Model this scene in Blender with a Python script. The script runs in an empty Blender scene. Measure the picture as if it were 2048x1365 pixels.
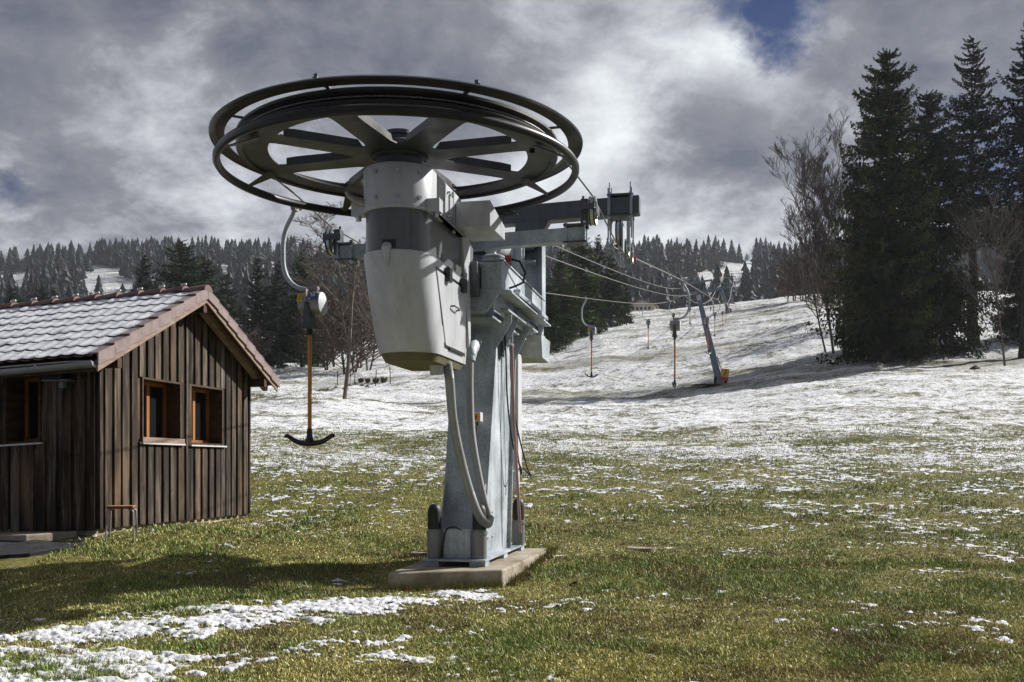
import bpy, bmesh, math, random
import numpy as np
from mathutils import Vector, Matrix
R = math.radians
rnd = random.Random(7)
rng = np.random.default_rng(11)
S = bpy.context.scene
C = S.collection

# ------------------------------------------------------------------ camera, sky, sun, exposure
F, HOR, CZ = 1991.0, 930.0, 1.6          # focal length in photo pixels, horizon row, eye height
cd = bpy.data.cameras.new("camera"); cam = bpy.data.objects.new("camera", cd); C.objects.link(cam)
cam.location = (0, 0, CZ); cam.rotation_euler = (R(90), 0, 0)
cd.sensor_width = 36; cd.lens = 36 * F / 2048; cd.shift_y = (HOR - 682.5) / 2048
cd.clip_start = 0.1; cd.clip_end = 6000
S.camera = cam
SUN_EL, SUN_AZ = R(33), math.atan2(0.865, 0.50)   # azimuth measured from +Y towards +X
world = bpy.data.worlds.new("World"); S.world = world; world.use_nodes = True
def sky_nodes():
    nt = world.node_tree; N = nt.nodes; L = nt.links; N.clear()
    out = N.new('ShaderNodeOutputWorld'); bg = N.new('ShaderNodeBackground'); L.new(bg.outputs[0], out.inputs[0])
    bg.inputs[1].default_value = 0.093
    sky = N.new('ShaderNodeTexSky'); sky.sky_type = 'NISHITA'; sky.sun_disc = False
    sky.sun_elevation = SUN_EL; sky.sun_rotation = SUN_AZ; sky.altitude = 1100; sky.ozone_density = 2.5
    tc = N.new('ShaderNodeTexCoord'); D = tc.outputs['Generated']
    def math_(op, a, b=None, c=None, clamp=False):
        n = N.new('ShaderNodeMath'); n.operation = op; n.use_clamp = clamp
        for i, v in enumerate((a, b, c)):
            if v is None: continue
            if isinstance(v, (int, float)): n.inputs[i].default_value = v
            else: L.new(v, n.inputs[i])
        return n.outputs[0]
    sp = N.new('ShaderNodeSeparateXYZ'); L.new(D, sp.inputs[0])
    zz = math_('ADD', math_('MAXIMUM', sp.outputs[2], 0.0), 0.42)
    cb = N.new('ShaderNodeCombineXYZ')                    # cloud deck seen in perspective
    L.new(math_('DIVIDE', sp.outputs[0], zz), cb.inputs[0]); L.new(math_('DIVIDE', sp.outputs[1], zz), cb.inputs[1])
    def noise(scale, det, rough, off, dist=0.0):
        mp = N.new('ShaderNodeMapping'); mp.inputs[1].default_value = off; L.new(cb.outputs[0], mp.inputs[0])
        n = N.new('ShaderNodeTexNoise'); n.inputs['Scale'].default_value = scale; n.inputs['Detail'].default_value = det
        n.inputs['Roughness'].default_value = rough; n.inputs['Distortion'].default_value = dist
        L.new(mp.outputs[0], n.inputs[0]); return n.outputs[0]
    n1 = noise(3.2, 9, 0.56, (3.1, 1.7, 0), 0.25); n2 = noise(8.5, 12, 0.66, (8, 2, 0), 0.2); n3 = noise(0.9, 5, 0.5, (5, 9, 2))
    def blob(px, py, rad, soft):                           # a soft round region of the sky around one direction
        d = Vector(((px - 1024) / F, 1, (HOR - py) / F)).normalized()
        vm = N.new('ShaderNodeVectorMath'); vm.operation = 'DISTANCE'; L.new(D, vm.inputs[0]); vm.inputs[1].default_value = d
        # wobble the edge with noise
        v = math_('ADD', vm.outputs['Value'], math_('MULTIPLY', math_('SUBTRACT', n2, 0.5), 0.5 * rad + 0.06))
        mr = N.new('ShaderNodeMapRange'); mr.interpolation_type = 'SMOOTHSTEP'; L.new(v, mr.inputs[0])
        mr.inputs[1].default_value = rad + soft; mr.inputs[2].default_value = max(rad - soft, 0.0)
        return mr.outputs[0]
    # brightness of the cloud deck
    b = math_('ADD', math_('MULTIPLY', math_('SUBTRACT', n1, 0.5), 1.9), math_('MULTIPLY', math_('SUBTRACT', n2, 0.5), 1.25))
    b = math_('ADD', b, 0.40)
    for px, py, r, s, w in SKY_BLOBS:
        b = math_('ADD', b, math_('MULTIPLY', blob(px, py, r, s), w))
    low = N.new('ShaderNodeMapRange'); low.interpolation_type = 'SMOOTHSTEP'; L.new(sp.outputs[2], low.inputs[0]); low.inputs[1].default_value = .34; low.inputs[2].default_value = .16
    b = math_('ADD', b, math_('MULTIPLY', low.outputs[0], .09))               # thinner, brighter cloud low down
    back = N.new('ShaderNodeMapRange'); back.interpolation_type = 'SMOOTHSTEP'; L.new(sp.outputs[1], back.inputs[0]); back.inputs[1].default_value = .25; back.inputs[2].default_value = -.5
    b = math_('SUBTRACT', b, math_('MULTIPLY', back.outputs[0], .34))          # added dimming of the unseen sky behind the viewer, darkens camera-facing walls
    b = math_('MINIMUM', math_('MAXIMUM', b, 0.0), 1.0)
    cr = N.new('ShaderNodeValToRGB'); L.new(b, cr.inputs[0]); e = cr.color_ramp.elements
    e[0].position = 0.0; e[0].color = (0.95, 1.05, 1.45, 1)
    e[1].position = 1.0; e[1].color = (6.9, 7.3, 7.5, 1)
    m = e.new(0.33); m.color = (1.85, 1.93, 2.22, 1)
    m = e.new(0.62); m.color = (3.9, 4.02, 4.4, 1)
    hole = None
    for px, py, r, s, w in SKY_HOLES:
        h = math_('MULTIPLY', blob(px, py, r, s), w); hole = h if hole is None else math_('MAXIMUM', hole, h)
    sc = N.new('ShaderNodeMixRGB'); sc.blend_type = 'MULTIPLY'; sc.inputs[0].default_value = 1
    L.new(sky.outputs[0], sc.inputs[1]); sc.inputs[2].default_value = (0.07, 0.13, 0.25, 1)
    mx = N.new('ShaderNodeMixRGB'); L.new(hole, mx.inputs[0]); L.new(cr.outputs[0], mx.inputs[1]); L.new(sc.outputs[0], mx.inputs[2])
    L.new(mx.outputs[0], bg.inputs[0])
SKY_BLOBS = [(1270, 110, .12, .10, .15), (1520, 120, .045, .04, .40), (190, 160, .05, .07, .20), (1030, 330, .12, .12, .14), (1320, 410, .12, .08, .26), (1150, 250, .07, .07, .12),
             (780, 20, .16, .12, -.26), (60, 40, .18, .12, -.24), (110, 330, .09, .09, -.18), (1500, 230, .075, .05, -.30), (1420, 270, .05, .04, -.15), (1850, 60, .14, .10, -.20), (1700, 270, .05, .05, -.05),
             (560, 440, .12, .1, .14), (240, 470, .16, .05, .10), (300, 240, .05, .05, .10), (1650, 120, .05, .05, .15)]
SKY_HOLES = [(1545, 26, .040, .018, 1.0), (1470, 12, .018, .02, .9), (1590, 10, .02, .02, .9), (20, 375, .010, .02, .8), (960, 440, .015, .02, .5), (1930, 350, .045, .04, .7), (2040, 330, .05, .04, .7)]
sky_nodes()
sd = bpy.data.lights.new("sun", 'SUN'); sun = bpy.data.objects.new("sun", sd); C.objects.link(sun)
sd.energy = 5.0; sd.angle = R(0.55); sd.color = (1.0, 0.965, 0.91)
sv = Vector((math.sin(SUN_AZ) * math.cos(SUN_EL), math.cos(SUN_AZ) * math.cos(SUN_EL), math.sin(SUN_EL)))
sun.rotation_euler = sv.to_track_quat('Z', 'Y').to_euler(); sun.location = (30, 10, 40)
S.view_settings.view_transform = 'Standard'; S.view_settings.look = 'None'; S.view_settings.gamma = 1
S.view_settings.exposure = 0.52
try:
    S.cycles.max_bounces = 5; S.cycles.volume_bounces = 0; S.cycles.caustics_reflective = False
    S.cycles.volume_step_rate = 10; S.cycles.volume_max_steps = 16
except Exception: pass

# ------------------------------------------------------------------ helpers
def link(o, parent=None):
    C.objects.link(o)
    if parent is not None: o.parent = parent
    return o
def tag(o, label=None, cat=None, group=None, kind=None):
    if label: o['label'] = label
    if cat: o['category'] = cat
    if group: o['group'] = group
    if kind: o['kind'] = kind
    return o
def empty(name, loc=(0, 0, 0), rz=0.0):
    o = bpy.data.objects.new(name, None); C.objects.link(o); o.location = loc; o.rotation_euler = (0, 0, rz)
    o.empty_display_size = 0.2
    return o
class MB:
    def __init__(s): s.v = []; s.f = []; s.mi = []; s.cur = 0
    def add(s, vs, fs, M=None):
        n = len(s.v)
        if M is not None: vs = [tuple(M @ Vector(p)) for p in vs]
        s.v += [tuple(p) for p in vs]; s.f += [tuple(i + n for i in f) for f in fs]; s.mi += [s.cur] * len(fs); return s
    def box(s, x0, x1, y0, y1, z0, z1, M=None):
        vs = [(x0, y0, z0), (x1, y0, z0), (x1, y1, z0), (x0, y1, z0), (x0, y0, z1), (x1, y0, z1), (x1, y1, z1), (x0, y1, z1)]
        return s.add(vs, [(3, 2, 1, 0), (4, 5, 6, 7), (0, 1, 5, 4), (1, 2, 6, 5), (2, 3, 7, 6), (3, 0, 4, 7)], M)
    def hexa(s, bot, top):                                  # 4 bottom + 4 top corners, counter-clockwise from above
        return s.add(list(bot) + list(top), [(3, 2, 1, 0), (4, 5, 6, 7), (0, 1, 5, 4), (1, 2, 6, 5), (2, 3, 7, 6), (3, 0, 4, 7)])
    def prism(s, poly, d, axis='y', M=None):               # polygon in the plane normal to axis, extruded from d[0] to d[1]
        n = len(poly)
        def P(p, t):
            return {'x': (t, p[0], p[1]), 'y': (p[0], t, p[1]), 'z': (p[0], p[1], t)}[axis]
        vs = [P(p, d[0]) for p in poly] + [P(p, d[1]) for p in poly]
        fs = [tuple(range(n)), tuple(range(2 * n - 1, n - 1, -1))] + [(i, i + n, (i + 1) % n + n, (i + 1) % n) for i in range(n)]
        return s.add(vs, fs, M)
    def tube(s, pts, r, n=8, cap=True, M=None):
        pts = [Vector(p) for p in pts]; m = len(pts)
        rs = r if isinstance(r, (list, tuple)) else [r] * m
        T = [(pts[min(i + 1, m - 1)] - pts[max(i - 1, 0)]).normalized() for i in range(m)]
        up = Vector((0, 0, 1)) if abs(T[0].z) < 0.9 else Vector((1, 0, 0))
        a = T[0].cross(up).normalized(); vs = []; fs = []
        for i in range(m):
            a = (a - T[i] * a.dot(T[i])).normalized(); b = T[i].cross(a)
            for k in range(n):
                t = 2 * math.pi * k / n; vs.append(pts[i] + (a * math.cos(t) + b * math.sin(t)) * rs[i])
        for i in range(m - 1):
            for k in range(n):
                k2 = (k + 1) % n; fs.append((i * n + k, i * n + k2, (i + 1) * n + k2, (i + 1) * n + k))
        if cap: fs.append(tuple(range(n - 1, -1, -1))); fs.append(tuple((m - 1) * n + k for k in range(n)))
        return s.add(vs, fs, M)
    def lathe(s, prof, n=32, M=None, close=False):          # prof: (radius, z) list round the local z axis
        m = len(prof); vs = []; fs = []
        for (r, z) in prof:
            for k in range(n):
                t = 2 * math.pi * k / n; vs.append((r * math.cos(t), r * math.sin(t), z))
        rr = m if close else m - 1
        for i in range(rr):
            j = (i + 1) % m
            for k in range(n):
                k2 = (k + 1) % n; fs.append((i * n + k, i * n + k2, j * n + k2, j * n + k))
        if not close:
            if prof[0][0] > 1e-5: fs.append(tuple(range(n - 1, -1, -1)))
            if prof[-1][0] > 1e-5: fs.append(tuple((m - 1) * n + k for k in range(n)))
        return s.add(vs, fs, M)
    def cyl(s, p0, p1, r, n=12): return s.tube([p0, p1], r, n)
    def bolt(s, p, d, r=0.018, h=0.015):
        d = Vector(d).normalized(); p = Vector(p); return s.tube([p - d * 0.004, p + d * h], r, 6)
    def mesh(s, name, mats, smooth=None):
        me = bpy.data.meshes.new(name); me.from_pydata(s.v, [], s.f); me.validate()
        for m in (mats if isinstance(mats, (list, tuple)) else [mats]): me.materials.append(m)
        if any(s.mi) and len(me.polygons) == len(s.mi): me.polygons.foreach_set('material_index', s.mi)
        bm = bmesh.new(); bm.from_mesh(me); bmesh.ops.recalc_face_normals(bm, faces=bm.faces); bm.to_mesh(me); bm.free()
        if smooth is not None:
            me.polygons.foreach_set('use_smooth', [True] * len(me.polygons)); me.set_sharp_from_angle(angle=R(smooth))
        me.update(); return me
    def build(s, name, mats, parent=None, smooth=None, bevel=None, loc=None, seg=2):
        o = bpy.data.objects.new(name, s.mesh(name, mats, smooth)); link(o, parent)
        if loc is not None: o.location = loc
        if bevel:
            b = o.modifiers.new('bevel', 'BEVEL'); b.width = bevel; b.segments = seg; b.limit_method = 'ANGLE'; b.angle_limit = R(40)
            b.harden_normals = False
        return o
def np_mesh(name, V, faces_flat, nper, mat, cols=None, smooth=False):
    """fast mesh from arrays; every face has nper corners"""
    me = bpy.data.meshes.new(name); nf = len(faces_flat) // nper
    me.vertices.add(len(V)); me.vertices.foreach_set('co', np.asarray(V, np.float32).ravel())
    me.loops.add(nf * nper); me.loops.foreach_set('vertex_index', np.asarray(faces_flat, np.int32))
    me.polygons.add(nf); me.polygons.foreach_set('loop_start', np.arange(0, nf * nper, nper, dtype=np.int32))
    try: me.polygons.foreach_set('loop_total', np.full(nf, nper, np.int32))
    except Exception: pass
    if smooth: me.polygons.foreach_set('use_smooth', np.ones(nf, bool))
    if cols is not None:
        a = me.color_attributes.new('tint', 'FLOAT_COLOR', 'POINT'); a.data.foreach_set('color', np.asarray(cols, np.float32).ravel())
    me.materials.append(mat); me.update(calc_edges=True); return me
def obj(name, me, parent=None):
    o = bpy.data.objects.new(name, me); return link(o, parent)
def copy_tree(o, parent=None):
    c = o.copy(); C.objects.link(c)
    if parent is not None: c.parent = parent
    for ch in list(o.children): copy_tree(ch, c)
    return c
def ray(px, py, Y): return Vector(((px - 1024) / F * Y, Y, CZ + (HOR - py) / F * Y))
def hit(px, py, p, n):                                     # measured photo point on a known plane
    d = Vector(((px - 1024) / F, 1, (HOR - py) / F)); o = Vector((0, 0, CZ)); n = Vector(n)
    return o + d * ((Vector(p) - o).dot(n) / d.dot(n))
def hash2(i, j, seed):
    h = (i.astype(np.int64) * 374761393 + j.astype(np.int64) * 668265263 + seed * 982451653) & 0x7fffffff
    h = ((h ^ (h >> 13)) * 1274126177) & 0x7fffffff
    return ((h ^ (h >> 16)) & 0xffff) / 65535.0
def vnoise(x, y, seed=0):
    x = np.asarray(x, float); y = np.asarray(y, float); i = np.floor(x); j = np.floor(y); fx = x - i; fy = y - j
    fx = fx * fx * (3 - 2 * fx); fy = fy * fy * (3 - 2 * fy); i = i.astype(np.int64); j = j.astype(np.int64)
    a = hash2(i, j, seed); b = hash2(i + 1, j, seed); c = hash2(i, j + 1, seed); d = hash2(i + 1, j + 1, seed)
    return (a * (1 - fx) + b * fx) * (1 - fy) + (c * (1 - fx) + d * fx) * fy
def fbm(x, y, octv=4, seed=0, gain=0.5):
    t = 0; a = 1; s = 0
    for k in range(octv): t = t + a * vnoise(x * 2 ** k + 17.3 * k, y * 2 ** k + 5.1 * k, seed + k); s += a; a *= gain
    return t / s
def smooth(x, a, b):
    t = np.clip((np.asarray(x, float) - a) / (b - a), 0, 1); return t * t * (3 - 2 * t)

# ------------------------------------------------------------------ materials
class M_:
    def __init__(s, name, rough=0.6, metal=0.0, spec=0.5):
        s.m = bpy.data.materials.new(name); s.m.use_nodes = True; s.nt = s.m.node_tree; s.N = s.nt.nodes; s.L = s.nt.links
        s.b = s.N['Principled BSDF']; s.b.inputs['Roughness'].default_value = rough; s.b.inputs['Metallic'].default_value = metal
        s.b.inputs['Specular IOR Level'].default_value = spec
        s.tc = s.N.new('ShaderNodeTexCoord')
    def noise(s, scale, det=4, rough=0.55, src=None, sc=(1, 1, 1), dist=0):
        mp = s.N.new('ShaderNodeMapping'); mp.inputs[3].default_value = sc; s.L.new(src or s.tc.outputs['Object'], mp.inputs[0])
        n = s.N.new('ShaderNodeTexNoise'); n.inputs['Scale'].default_value = scale; n.inputs['Detail'].default_value = det
        n.inputs['Roughness'].default_value = rough; n.inputs['Distortion'].default_value = dist; s.L.new(mp.outputs[0], n.inputs[0]); return n.outputs[0]
    def ramp(s, f, stops):
        r = s.N.new('ShaderNodeValToRGB'); s.L.new(f, r.inputs[0]); e = r.color_ramp.elements
        while len(e) < len(stops): e.new(0.5)
        for k, (p, c) in enumerate(stops): e[k].position = p; e[k].color = tuple(c) + (1,) if len(c) == 3 else c
        return r.outputs[0]
    def mix(s, f, a, b, mode='MIX'):
        n = s.N.new('ShaderNodeMixRGB'); n.blend_type = mode
        for i, v in enumerate((f, a, b)):
            if isinstance(v, (int, float)): n.inputs[i].default_value = v
            elif isinstance(v, tuple): n.inputs[i].default_value = v + (1,)
            else: s.L.new(v, n.inputs[i])
        return n.outputs[0]
    def math(s, op, a, b=0.0, clamp=False):
        n = s.N.new('ShaderNodeMath'); n.operation = op; n.use_clamp = clamp
        for i, v in enumerate((a, b)):
            if isinstance(v, (int, float)): n.inputs[i].default_value = v
            else: s.L.new(v, n.inputs[i])
        return n.outputs[0]
    def maprange(s, f, a, b, c=0.0, d=1.0):
        n = s.N.new('ShaderNodeMapRange'); n.interpolation_type = 'SMOOTHSTEP'; s.L.new(f, n.inputs[0])
        for i, v in enumerate((a, b, c, d)):
            if isinstance(v, (int, float)): n.inputs[i + 1].default_value = v
            else: s.L.new(v, n.inputs[i + 1])
        return n.outputs[0]
    def col(s, c):
        if isinstance(c, tuple): s.b.inputs['Base Color'].default_value = c + (1,)
        else: s.L.new(c, s.b.inputs['Base Color'])
        return s
    def rough(s, f): s.L.new(f, s.b.inputs['Roughness']); return s
    def bump(s, f, strength=0.3, dist=0.02):
        n = s.N.new('ShaderNodeBump'); n.inputs['Strength'].default_value = strength; n.inputs['Distance'].default_value = dist
        s.L.new(f, n.inputs['Height']); s.L.new(n.outputs[0], s.b.inputs['Normal']); return s
def steel(name, c0, c1, rough=0.5, metal=0.55, spangle=True):
    m = M_(name, rough, metal)
    big = m.noise(1.7, 5, 0.6); fine = m.noise(38, 3, 0.7); streak = m.noise(6, 4, 0.6, sc=(1, 1, 0.12))
    f = m.math('ADD', m.math('MULTIPLY', big, 0.45), m.math('ADD', m.math('MULTIPLY', fine, 0.35 if spangle else 0.1), m.math('MULTIPLY', streak, 0.3)))
    m.col(m.ramp(f, [(0.38, c0), (0.72, c1)])); m.rough(m.maprange(big, 0.3, 0.7, rough - 0.08, rough + 0.15)); m.bump(fine, 0.06, 0.004); return m.m
GALV = steel('galvanised_steel', (0.11, 0.135, 0.16), (0.60, 0.66, 0.71), 0.5, 0.12)
GALVD = steel('weathered_dark_steel', (0.055, 0.06, 0.066), (0.15, 0.16, 0.175), 0.45, 0.5)
WHEELM = steel('wheel_steel', (0.030, 0.029, 0.028), (0.085, 0.084, 0.084), 0.42, 0.45)
RING = steel('guard_ring_steel', (0.013, 0.012, 0.012), (0.035, 0.032, 0.030), 0.36, 0.3, False)
BRIGHT = steel('zinc_bolts', (0.4, 0.43, 0.47), (0.6, 0.64, 0.68), 0.3, 0.8)
ALU = steel('cast_aluminium', (0.30, 0.28, 0.27), (0.46, 0.44, 0.42), 0.42, 0.5, False)
def paint(name, c, rough=0.45, dirt=0.25, metal=0.0):
    m = M_(name, rough, metal); a = m.noise(3, 6, 0.65, sc=(1, 1, 0.35)); b = m.noise(45, 3, 0.6)
    k = tuple(v * (1 - dirt) * w for v, w in zip(c, (1.0, 0.98, 0.95)))
    st_ = m.noise(11, 5, .65, sc=(1, 1, .05)); sp_ = m.noise(26, 4, .7)
    cc = m.mix(m.maprange(a, 0.42, 0.75), c, k); cc = m.mix(m.maprange(st_, .54, .70, 0, min(1.2 * dirt, .5)), cc, tuple(v * .62 for v in k)); cc = m.mix(m.maprange(sp_, .66, .72, 0, min(2 * dirt, .6)), cc, tuple(v * .45 for v in k))
    m.col(cc); m.bump(b, 0.03, 0.003); return m.m
GREY = paint('light_grey_paint', (0.50, 0.515, 0.545), 0.36, 0.26)
GREY2 = paint('dull_grey_coat', (0.22, 0.23, 0.235), 0.42, 0.3, 0.2)
WHITEP = paint('white_cabinet', (0.60, 0.61, 0.63), 0.4, 0.1)
BLACK = paint('black_rubber', (0.012, 0.012, 0.013), 0.55, 0.2)
BLACKG = paint('black_plastic', (0.013, 0.014, 0.016), 0.28, 0.1)
RED = paint('red_paint', (0.5, 0.05, 0.035), 0.45, 0.3)
YEL = paint('yellow_label', (0.75, 0.5, 0.02), 0.5, 0.1)
BLUE = paint('blue_label', (0.02, 0.06, 0.28), 0.4, 0.1)
WHITE = paint('white_print', (0.75, 0.75, 0.75), 0.5, 0.05)
ORANGE = paint('orange_bar_coat', (0.52, 0.20, 0.02), 0.4, 0.4)
PINK = paint('faded_red_pole', (0.42, 0.25, 0.235), 0.6, 0.3)
HOSE = paint('grey_hose', (0.30, 0.31, 0.315), 0.5, 0.25)
def rope_mat():
    m = M_('steel_rope', 0.45, 0.6); n = m.noise(60, 2, 0.5); m.col(m.ramp(n, [(0.35, (0.07, 0.065, 0.06)), (0.7, (0.26, 0.25, 0.24))])); m.bump(n, 0.5, 0.004); return m.m
ROPE = rope_mat()
def concrete_mat():
    m = M_('concrete', 0.9, 0, 0.2); a = m.noise(2.2, 6, 0.65); b = m.noise(30, 5, 0.7)
    c = m.ramp(a, [(0.32, (0.17, 0.135, 0.09)), (0.5, (0.34, 0.295, 0.225)), (0.70, (0.46, 0.42, 0.35))])
    m.col(m.mix(m.maprange(b, 0.55, 0.75, 0, 0.5), c, (0.12, 0.105, 0.075))); m.bump(m.math('ADD', a, b), 0.5, 0.012); return m.m
CONC = concrete_mat()
def wood_mat(name, c0, c1, c2, scale=1.0):
    m = M_(name, 0.85, 0, 0.25)
    g = m.noise(9 * scale, 6, 0.7, sc=(1, 1, 0.07), dist=0.3); k = m.noise(2.3, 3, 0.5, sc=(1, 1, 0.35)); f = m.noise(60 * scale, 4, 0.7, sc=(1, 1, 0.03))
    at = m.N.new('ShaderNodeAttribute'); at.attribute_name = 'tint'
    c = m.ramp(g, [(0.32, c0), (0.5, c1), (0.72, c2)])
    c = m.mix(m.maprange(k, 0.5, 0.75, 0, 0.75), c, (c2[0] * .8, c2[1] * 0.66, c2[2] * 0.52))
    kn = m.N.new('ShaderNodeTexVoronoi'); mp = m.N.new('ShaderNodeMapping'); mp.inputs[3].default_value = (5, 5, 2.2)
    m.L.new(m.tc.outputs['Object'], mp.inputs[0]); m.L.new(mp.outputs[0], kn.inputs['Vector']); kn.inputs['Scale'].default_value = 1
    c = m.mix(m.maprange(kn.outputs['Distance'], 0.13, 0.04, 0, 0.8), c, (c0[0] * 0.4, c0[1] * 0.35, c0[2] * 0.35))
    c = m.mix(1.0, c, at.outputs['Color'], 'MULTIPLY')
    m.col(c); m.bump(m.math('ADD', g, f), 0.6, 0.006); return m.m
WOOD = wood_mat('weathered_brown_boards', (0.007, 0.005, 0.004), (0.042, 0.030, 0.022), (0.22, 0.175, 0.14))
def plain_wood(name, c0, c1, sc=(1, 1, 0.1)):
    m = M_(name, 0.75, 0, 0.3); g = m.noise(14, 5, 0.65, sc=sc); m.col(m.ramp(g, [(0.35, c0), (0.68, c1)])); m.bump(g, 0.3, 0.004); return m.m
RAFTER = plain_wood('dark_rafter', (0.04, 0.022, 0.012), (0.10, 0.055, 0.03), (1, 0.2, 1))
BARGE = plain_wood('pale_barge_board', (0.20, 0.13, 0.10), (0.34, 0.25, 0.20), (1, .2, 1))
WINWOOD = plain_wood('orange_window_wood', (0.22, 0.085, 0.02), (0.40, 0.17, 0.045))
def tile_mat():
    m = M_('brown_roof_tile', 0.6); a = m.noise(4, 5, 0.65); b = m.noise(40, 3, 0.6)
    m.col(m.ramp(a, [(0.3, (0.10, 0.05, 0.042)), (0.65, (0.20, 0.115, 0.10))])); m.bump(b, 0.2, 0.004); return m.m
TILE = tile_mat()
def tile2():
    m = M_('dusty_verge_tile', 0.65); a = m.noise(5, 5, 0.65); b = m.noise(50, 3, 0.6)
    m.col(m.ramp(a, [(0.3, (0.17, 0.115, 0.108)), (0.65, (0.27, 0.205, 0.195))])); m.bump(b, 0.2, 0.004); return m.m
VERGE = tile2()
def snow_mat(name='snow', c=(0.80, 0.83, 0.88)):
    m = M_(name, 0.7, 0, 0.25); a = m.noise(14, 6, 0.7); b = m.noise(70, 4, 0.7)
    m.col(m.mix(m.maprange(a, 0.4, 0.7, 0, 0.35), c, (c[0] * 0.86, c[1] * 0.86, c[2] * 0.87))); m.bump(m.math('ADD', a, b), 0.5, 0.02); return m.m
SNOW = snow_mat(c=(0.70, 0.71, 0.745))
def glass_mat():
    m = M_('window_glass', 0.03); m.col((0.012, 0.014, 0.016)); m.b.inputs['Specular IOR Level'].default_value = 0.8; return m.m
GLASS = glass_mat()
DARKIN = paint('dark_interior', (0.02, 0.016, 0.013), 0.9, 0.1)
def tint_mat(name, rough=0.8, spec=0.15, transl=0.0):
    m = M_(name, rough, 0, spec); at = m.N.new('ShaderNodeAttribute'); at.attribute_name = 'tint'
    m.col(at.outputs['Color'])
    return m.m
BLADE = tint_mat('grass_blade', 0.65, 0.3)
NEEDLE = tint_mat('needle_foliage', 0.75, 0.2)
def bark_mat(name, c0, c1):
    m = M_(name, 0.9, 0, 0.2); a = m.noise(5, 5, 0.7, sc=(1, 1, 0.3)); m.col(m.ramp(a, [(0.35, c0), (0.7, c1)])); m.bump(a, 0.6, 0.03); return m.m
BARK = bark_mat('spruce_bark', (0.035, 0.028, 0.022), (0.10, 0.085, 0.07))
BARKG = bark_mat('grey_bare_bark', (0.07, 0.055, 0.045), (0.20, 0.165, 0.14))
STONE = bark_mat('grey_stone', (0.10, 0.095, 0.085), (0.32, 0.31, 0.29))
EARTH = bark_mat('brown_earth', (0.03, 0.02, 0.012), (0.10, 0.065, 0.04))
ASPH = bark_mat('black_mat', (0.022, 0.023, 0.026), (0.05, 0.052, 0.058))

# ------------------------------------------------------------------ terrain
PY = np.array([-5, 0, 7, 11.6, 14, 18.4, 27, 40, 65, 100, 150, 210, 300])
PZ = np.array([0, 0, .1, .17, .30, .63, 1.75, 3.25, 5.35, 8.0, 17.6, 30.0, 48.4])
_yy = np.linspace(-5, 320, 1301); _zz = np.interp(_yy, PY, PZ)
_k = np.exp(-np.linspace(-2.2, 2.2, 17) ** 2); _k /= _k.sum(); _zs = np.convolve(np.pad(_zz, 8, mode='edge'), _k, 'valid')
CT = np.array([-.6, -.45, -.17, .04, .09, .19, .30, .5, .7]); CS = np.array([.100, .105, .109, .135, .151, .159, .171, .174, .174])
HT = np.array([-.7, -.51, -.41, -.2, .05, .19, .3, .6]); HS = np.array([.185, .193, .203, .205, .205, .204, .203, .205])
def ground_z(x, y, fine=True):
    x = np.asarray(x, float); y = np.asarray(y, float)
    th = np.clip(x / np.maximum(y, 8.0), -.9, .9)
    z = np.interp(y, _yy, _zs)
    # crossfall: the far meadow is lower on the left and higher on the right
    cs = np.interp(th, CT, CS); g = np.interp(y, [90, 110, 130, 160, 210, 300], [0, .20, .50, .74, .88, 1.0])
    s_far = .060 + (cs - .060) * g; z_far = CZ + s_far * y
    w = smooth(y, 70, 115); z = z * (1 - w) + z_far * w
    z = z + y * .030 * smooth(th, .10, .40) * np.interp(y, [16, 30, 85, 140, 260, 300], [0, .15, 1, .75, .1, 0])
    z = z + .055 * y * smooth(-th, .10, .20) * np.interp(y, [18, 45, 70, 110], [0, .12, .2, 0])
    # gentle knoll under the hut
    z = z + .34 * np.exp(-(((x + 7.2) / 3.6) ** 2 + ((y - 14.6) / 2.3) ** 2))
    # beyond the crest: dip, then the wooded hill
    zc = CZ + cs * 300
    hs = np.interp(th, HT, HS)
    sh = np.interp(y, [300, 380, 500, 700, 900, 1150, 2500], [0, 0, .145, .187, 1, 1, 1])
    hill = CZ + y * np.interp(y, [380, 500, 700, 900], [.125, .150, .186, .0])
    hill = np.where(y < 700, CZ + y * np.interp(y, [380, 500, 700], [.122, .152, .188]) * (hs / .204),
                    np.interp(y, [700, 900, 1000, 1300, 3000], [0, 1, 1.02, .8, .2]) * 0)
    h700 = CZ + 700 * .188 * (hs / .204); h900 = CZ + 900 * hs
    up = h700 + (h900 - h700) * np.clip((y - 700) / 200, 0, 1)
    dn = h900 - np.clip(y - 930, 0, 2500) * .12
    hill = np.where(y >= 700, np.where(y < 930, up, dn), hill)
    t = smooth(y, 300, 380)
    zb = zc * (1 - t) + hill * t
    z = np.where(y > 300, zb, z)
    z = z + (fbm(x / 45, y / 45, 3, 5) - .5) * 5 * smooth(y, 380, 600)
    if fine:
        z = z + (fbm(x / 2.3, y / 2.3, 4, 3) - .5) * (.10 + .0035 * np.clip(y - 12, 0, 150)) * smooth(y, 3, 7)
        z = z + (fbm(x / 9, y / 9, 3, 9) - .5) * .5 * smooth(y, 22, 60)
        z = z + (fbm(x / .35, y / .35, 3, 4) - .5) * .05
        z = z + (fbm(x / 1.1, y / 1.1, 3, 12) - .5) * .15 * smooth(y, 17, 40) + (fbm(x / 4, y / 3, 3, 14) - .5) * .55 * smooth(y, 22, 60)
        q = np.maximum(np.abs(x + .75) - 1.2, np.abs(y - 13) - 2.0); z = z - .05 * (1 - smooth(q, 0, .8))
    return z
def gz(x, y): return float(ground_z(np.array([x]), np.array([y]))[0])
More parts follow.
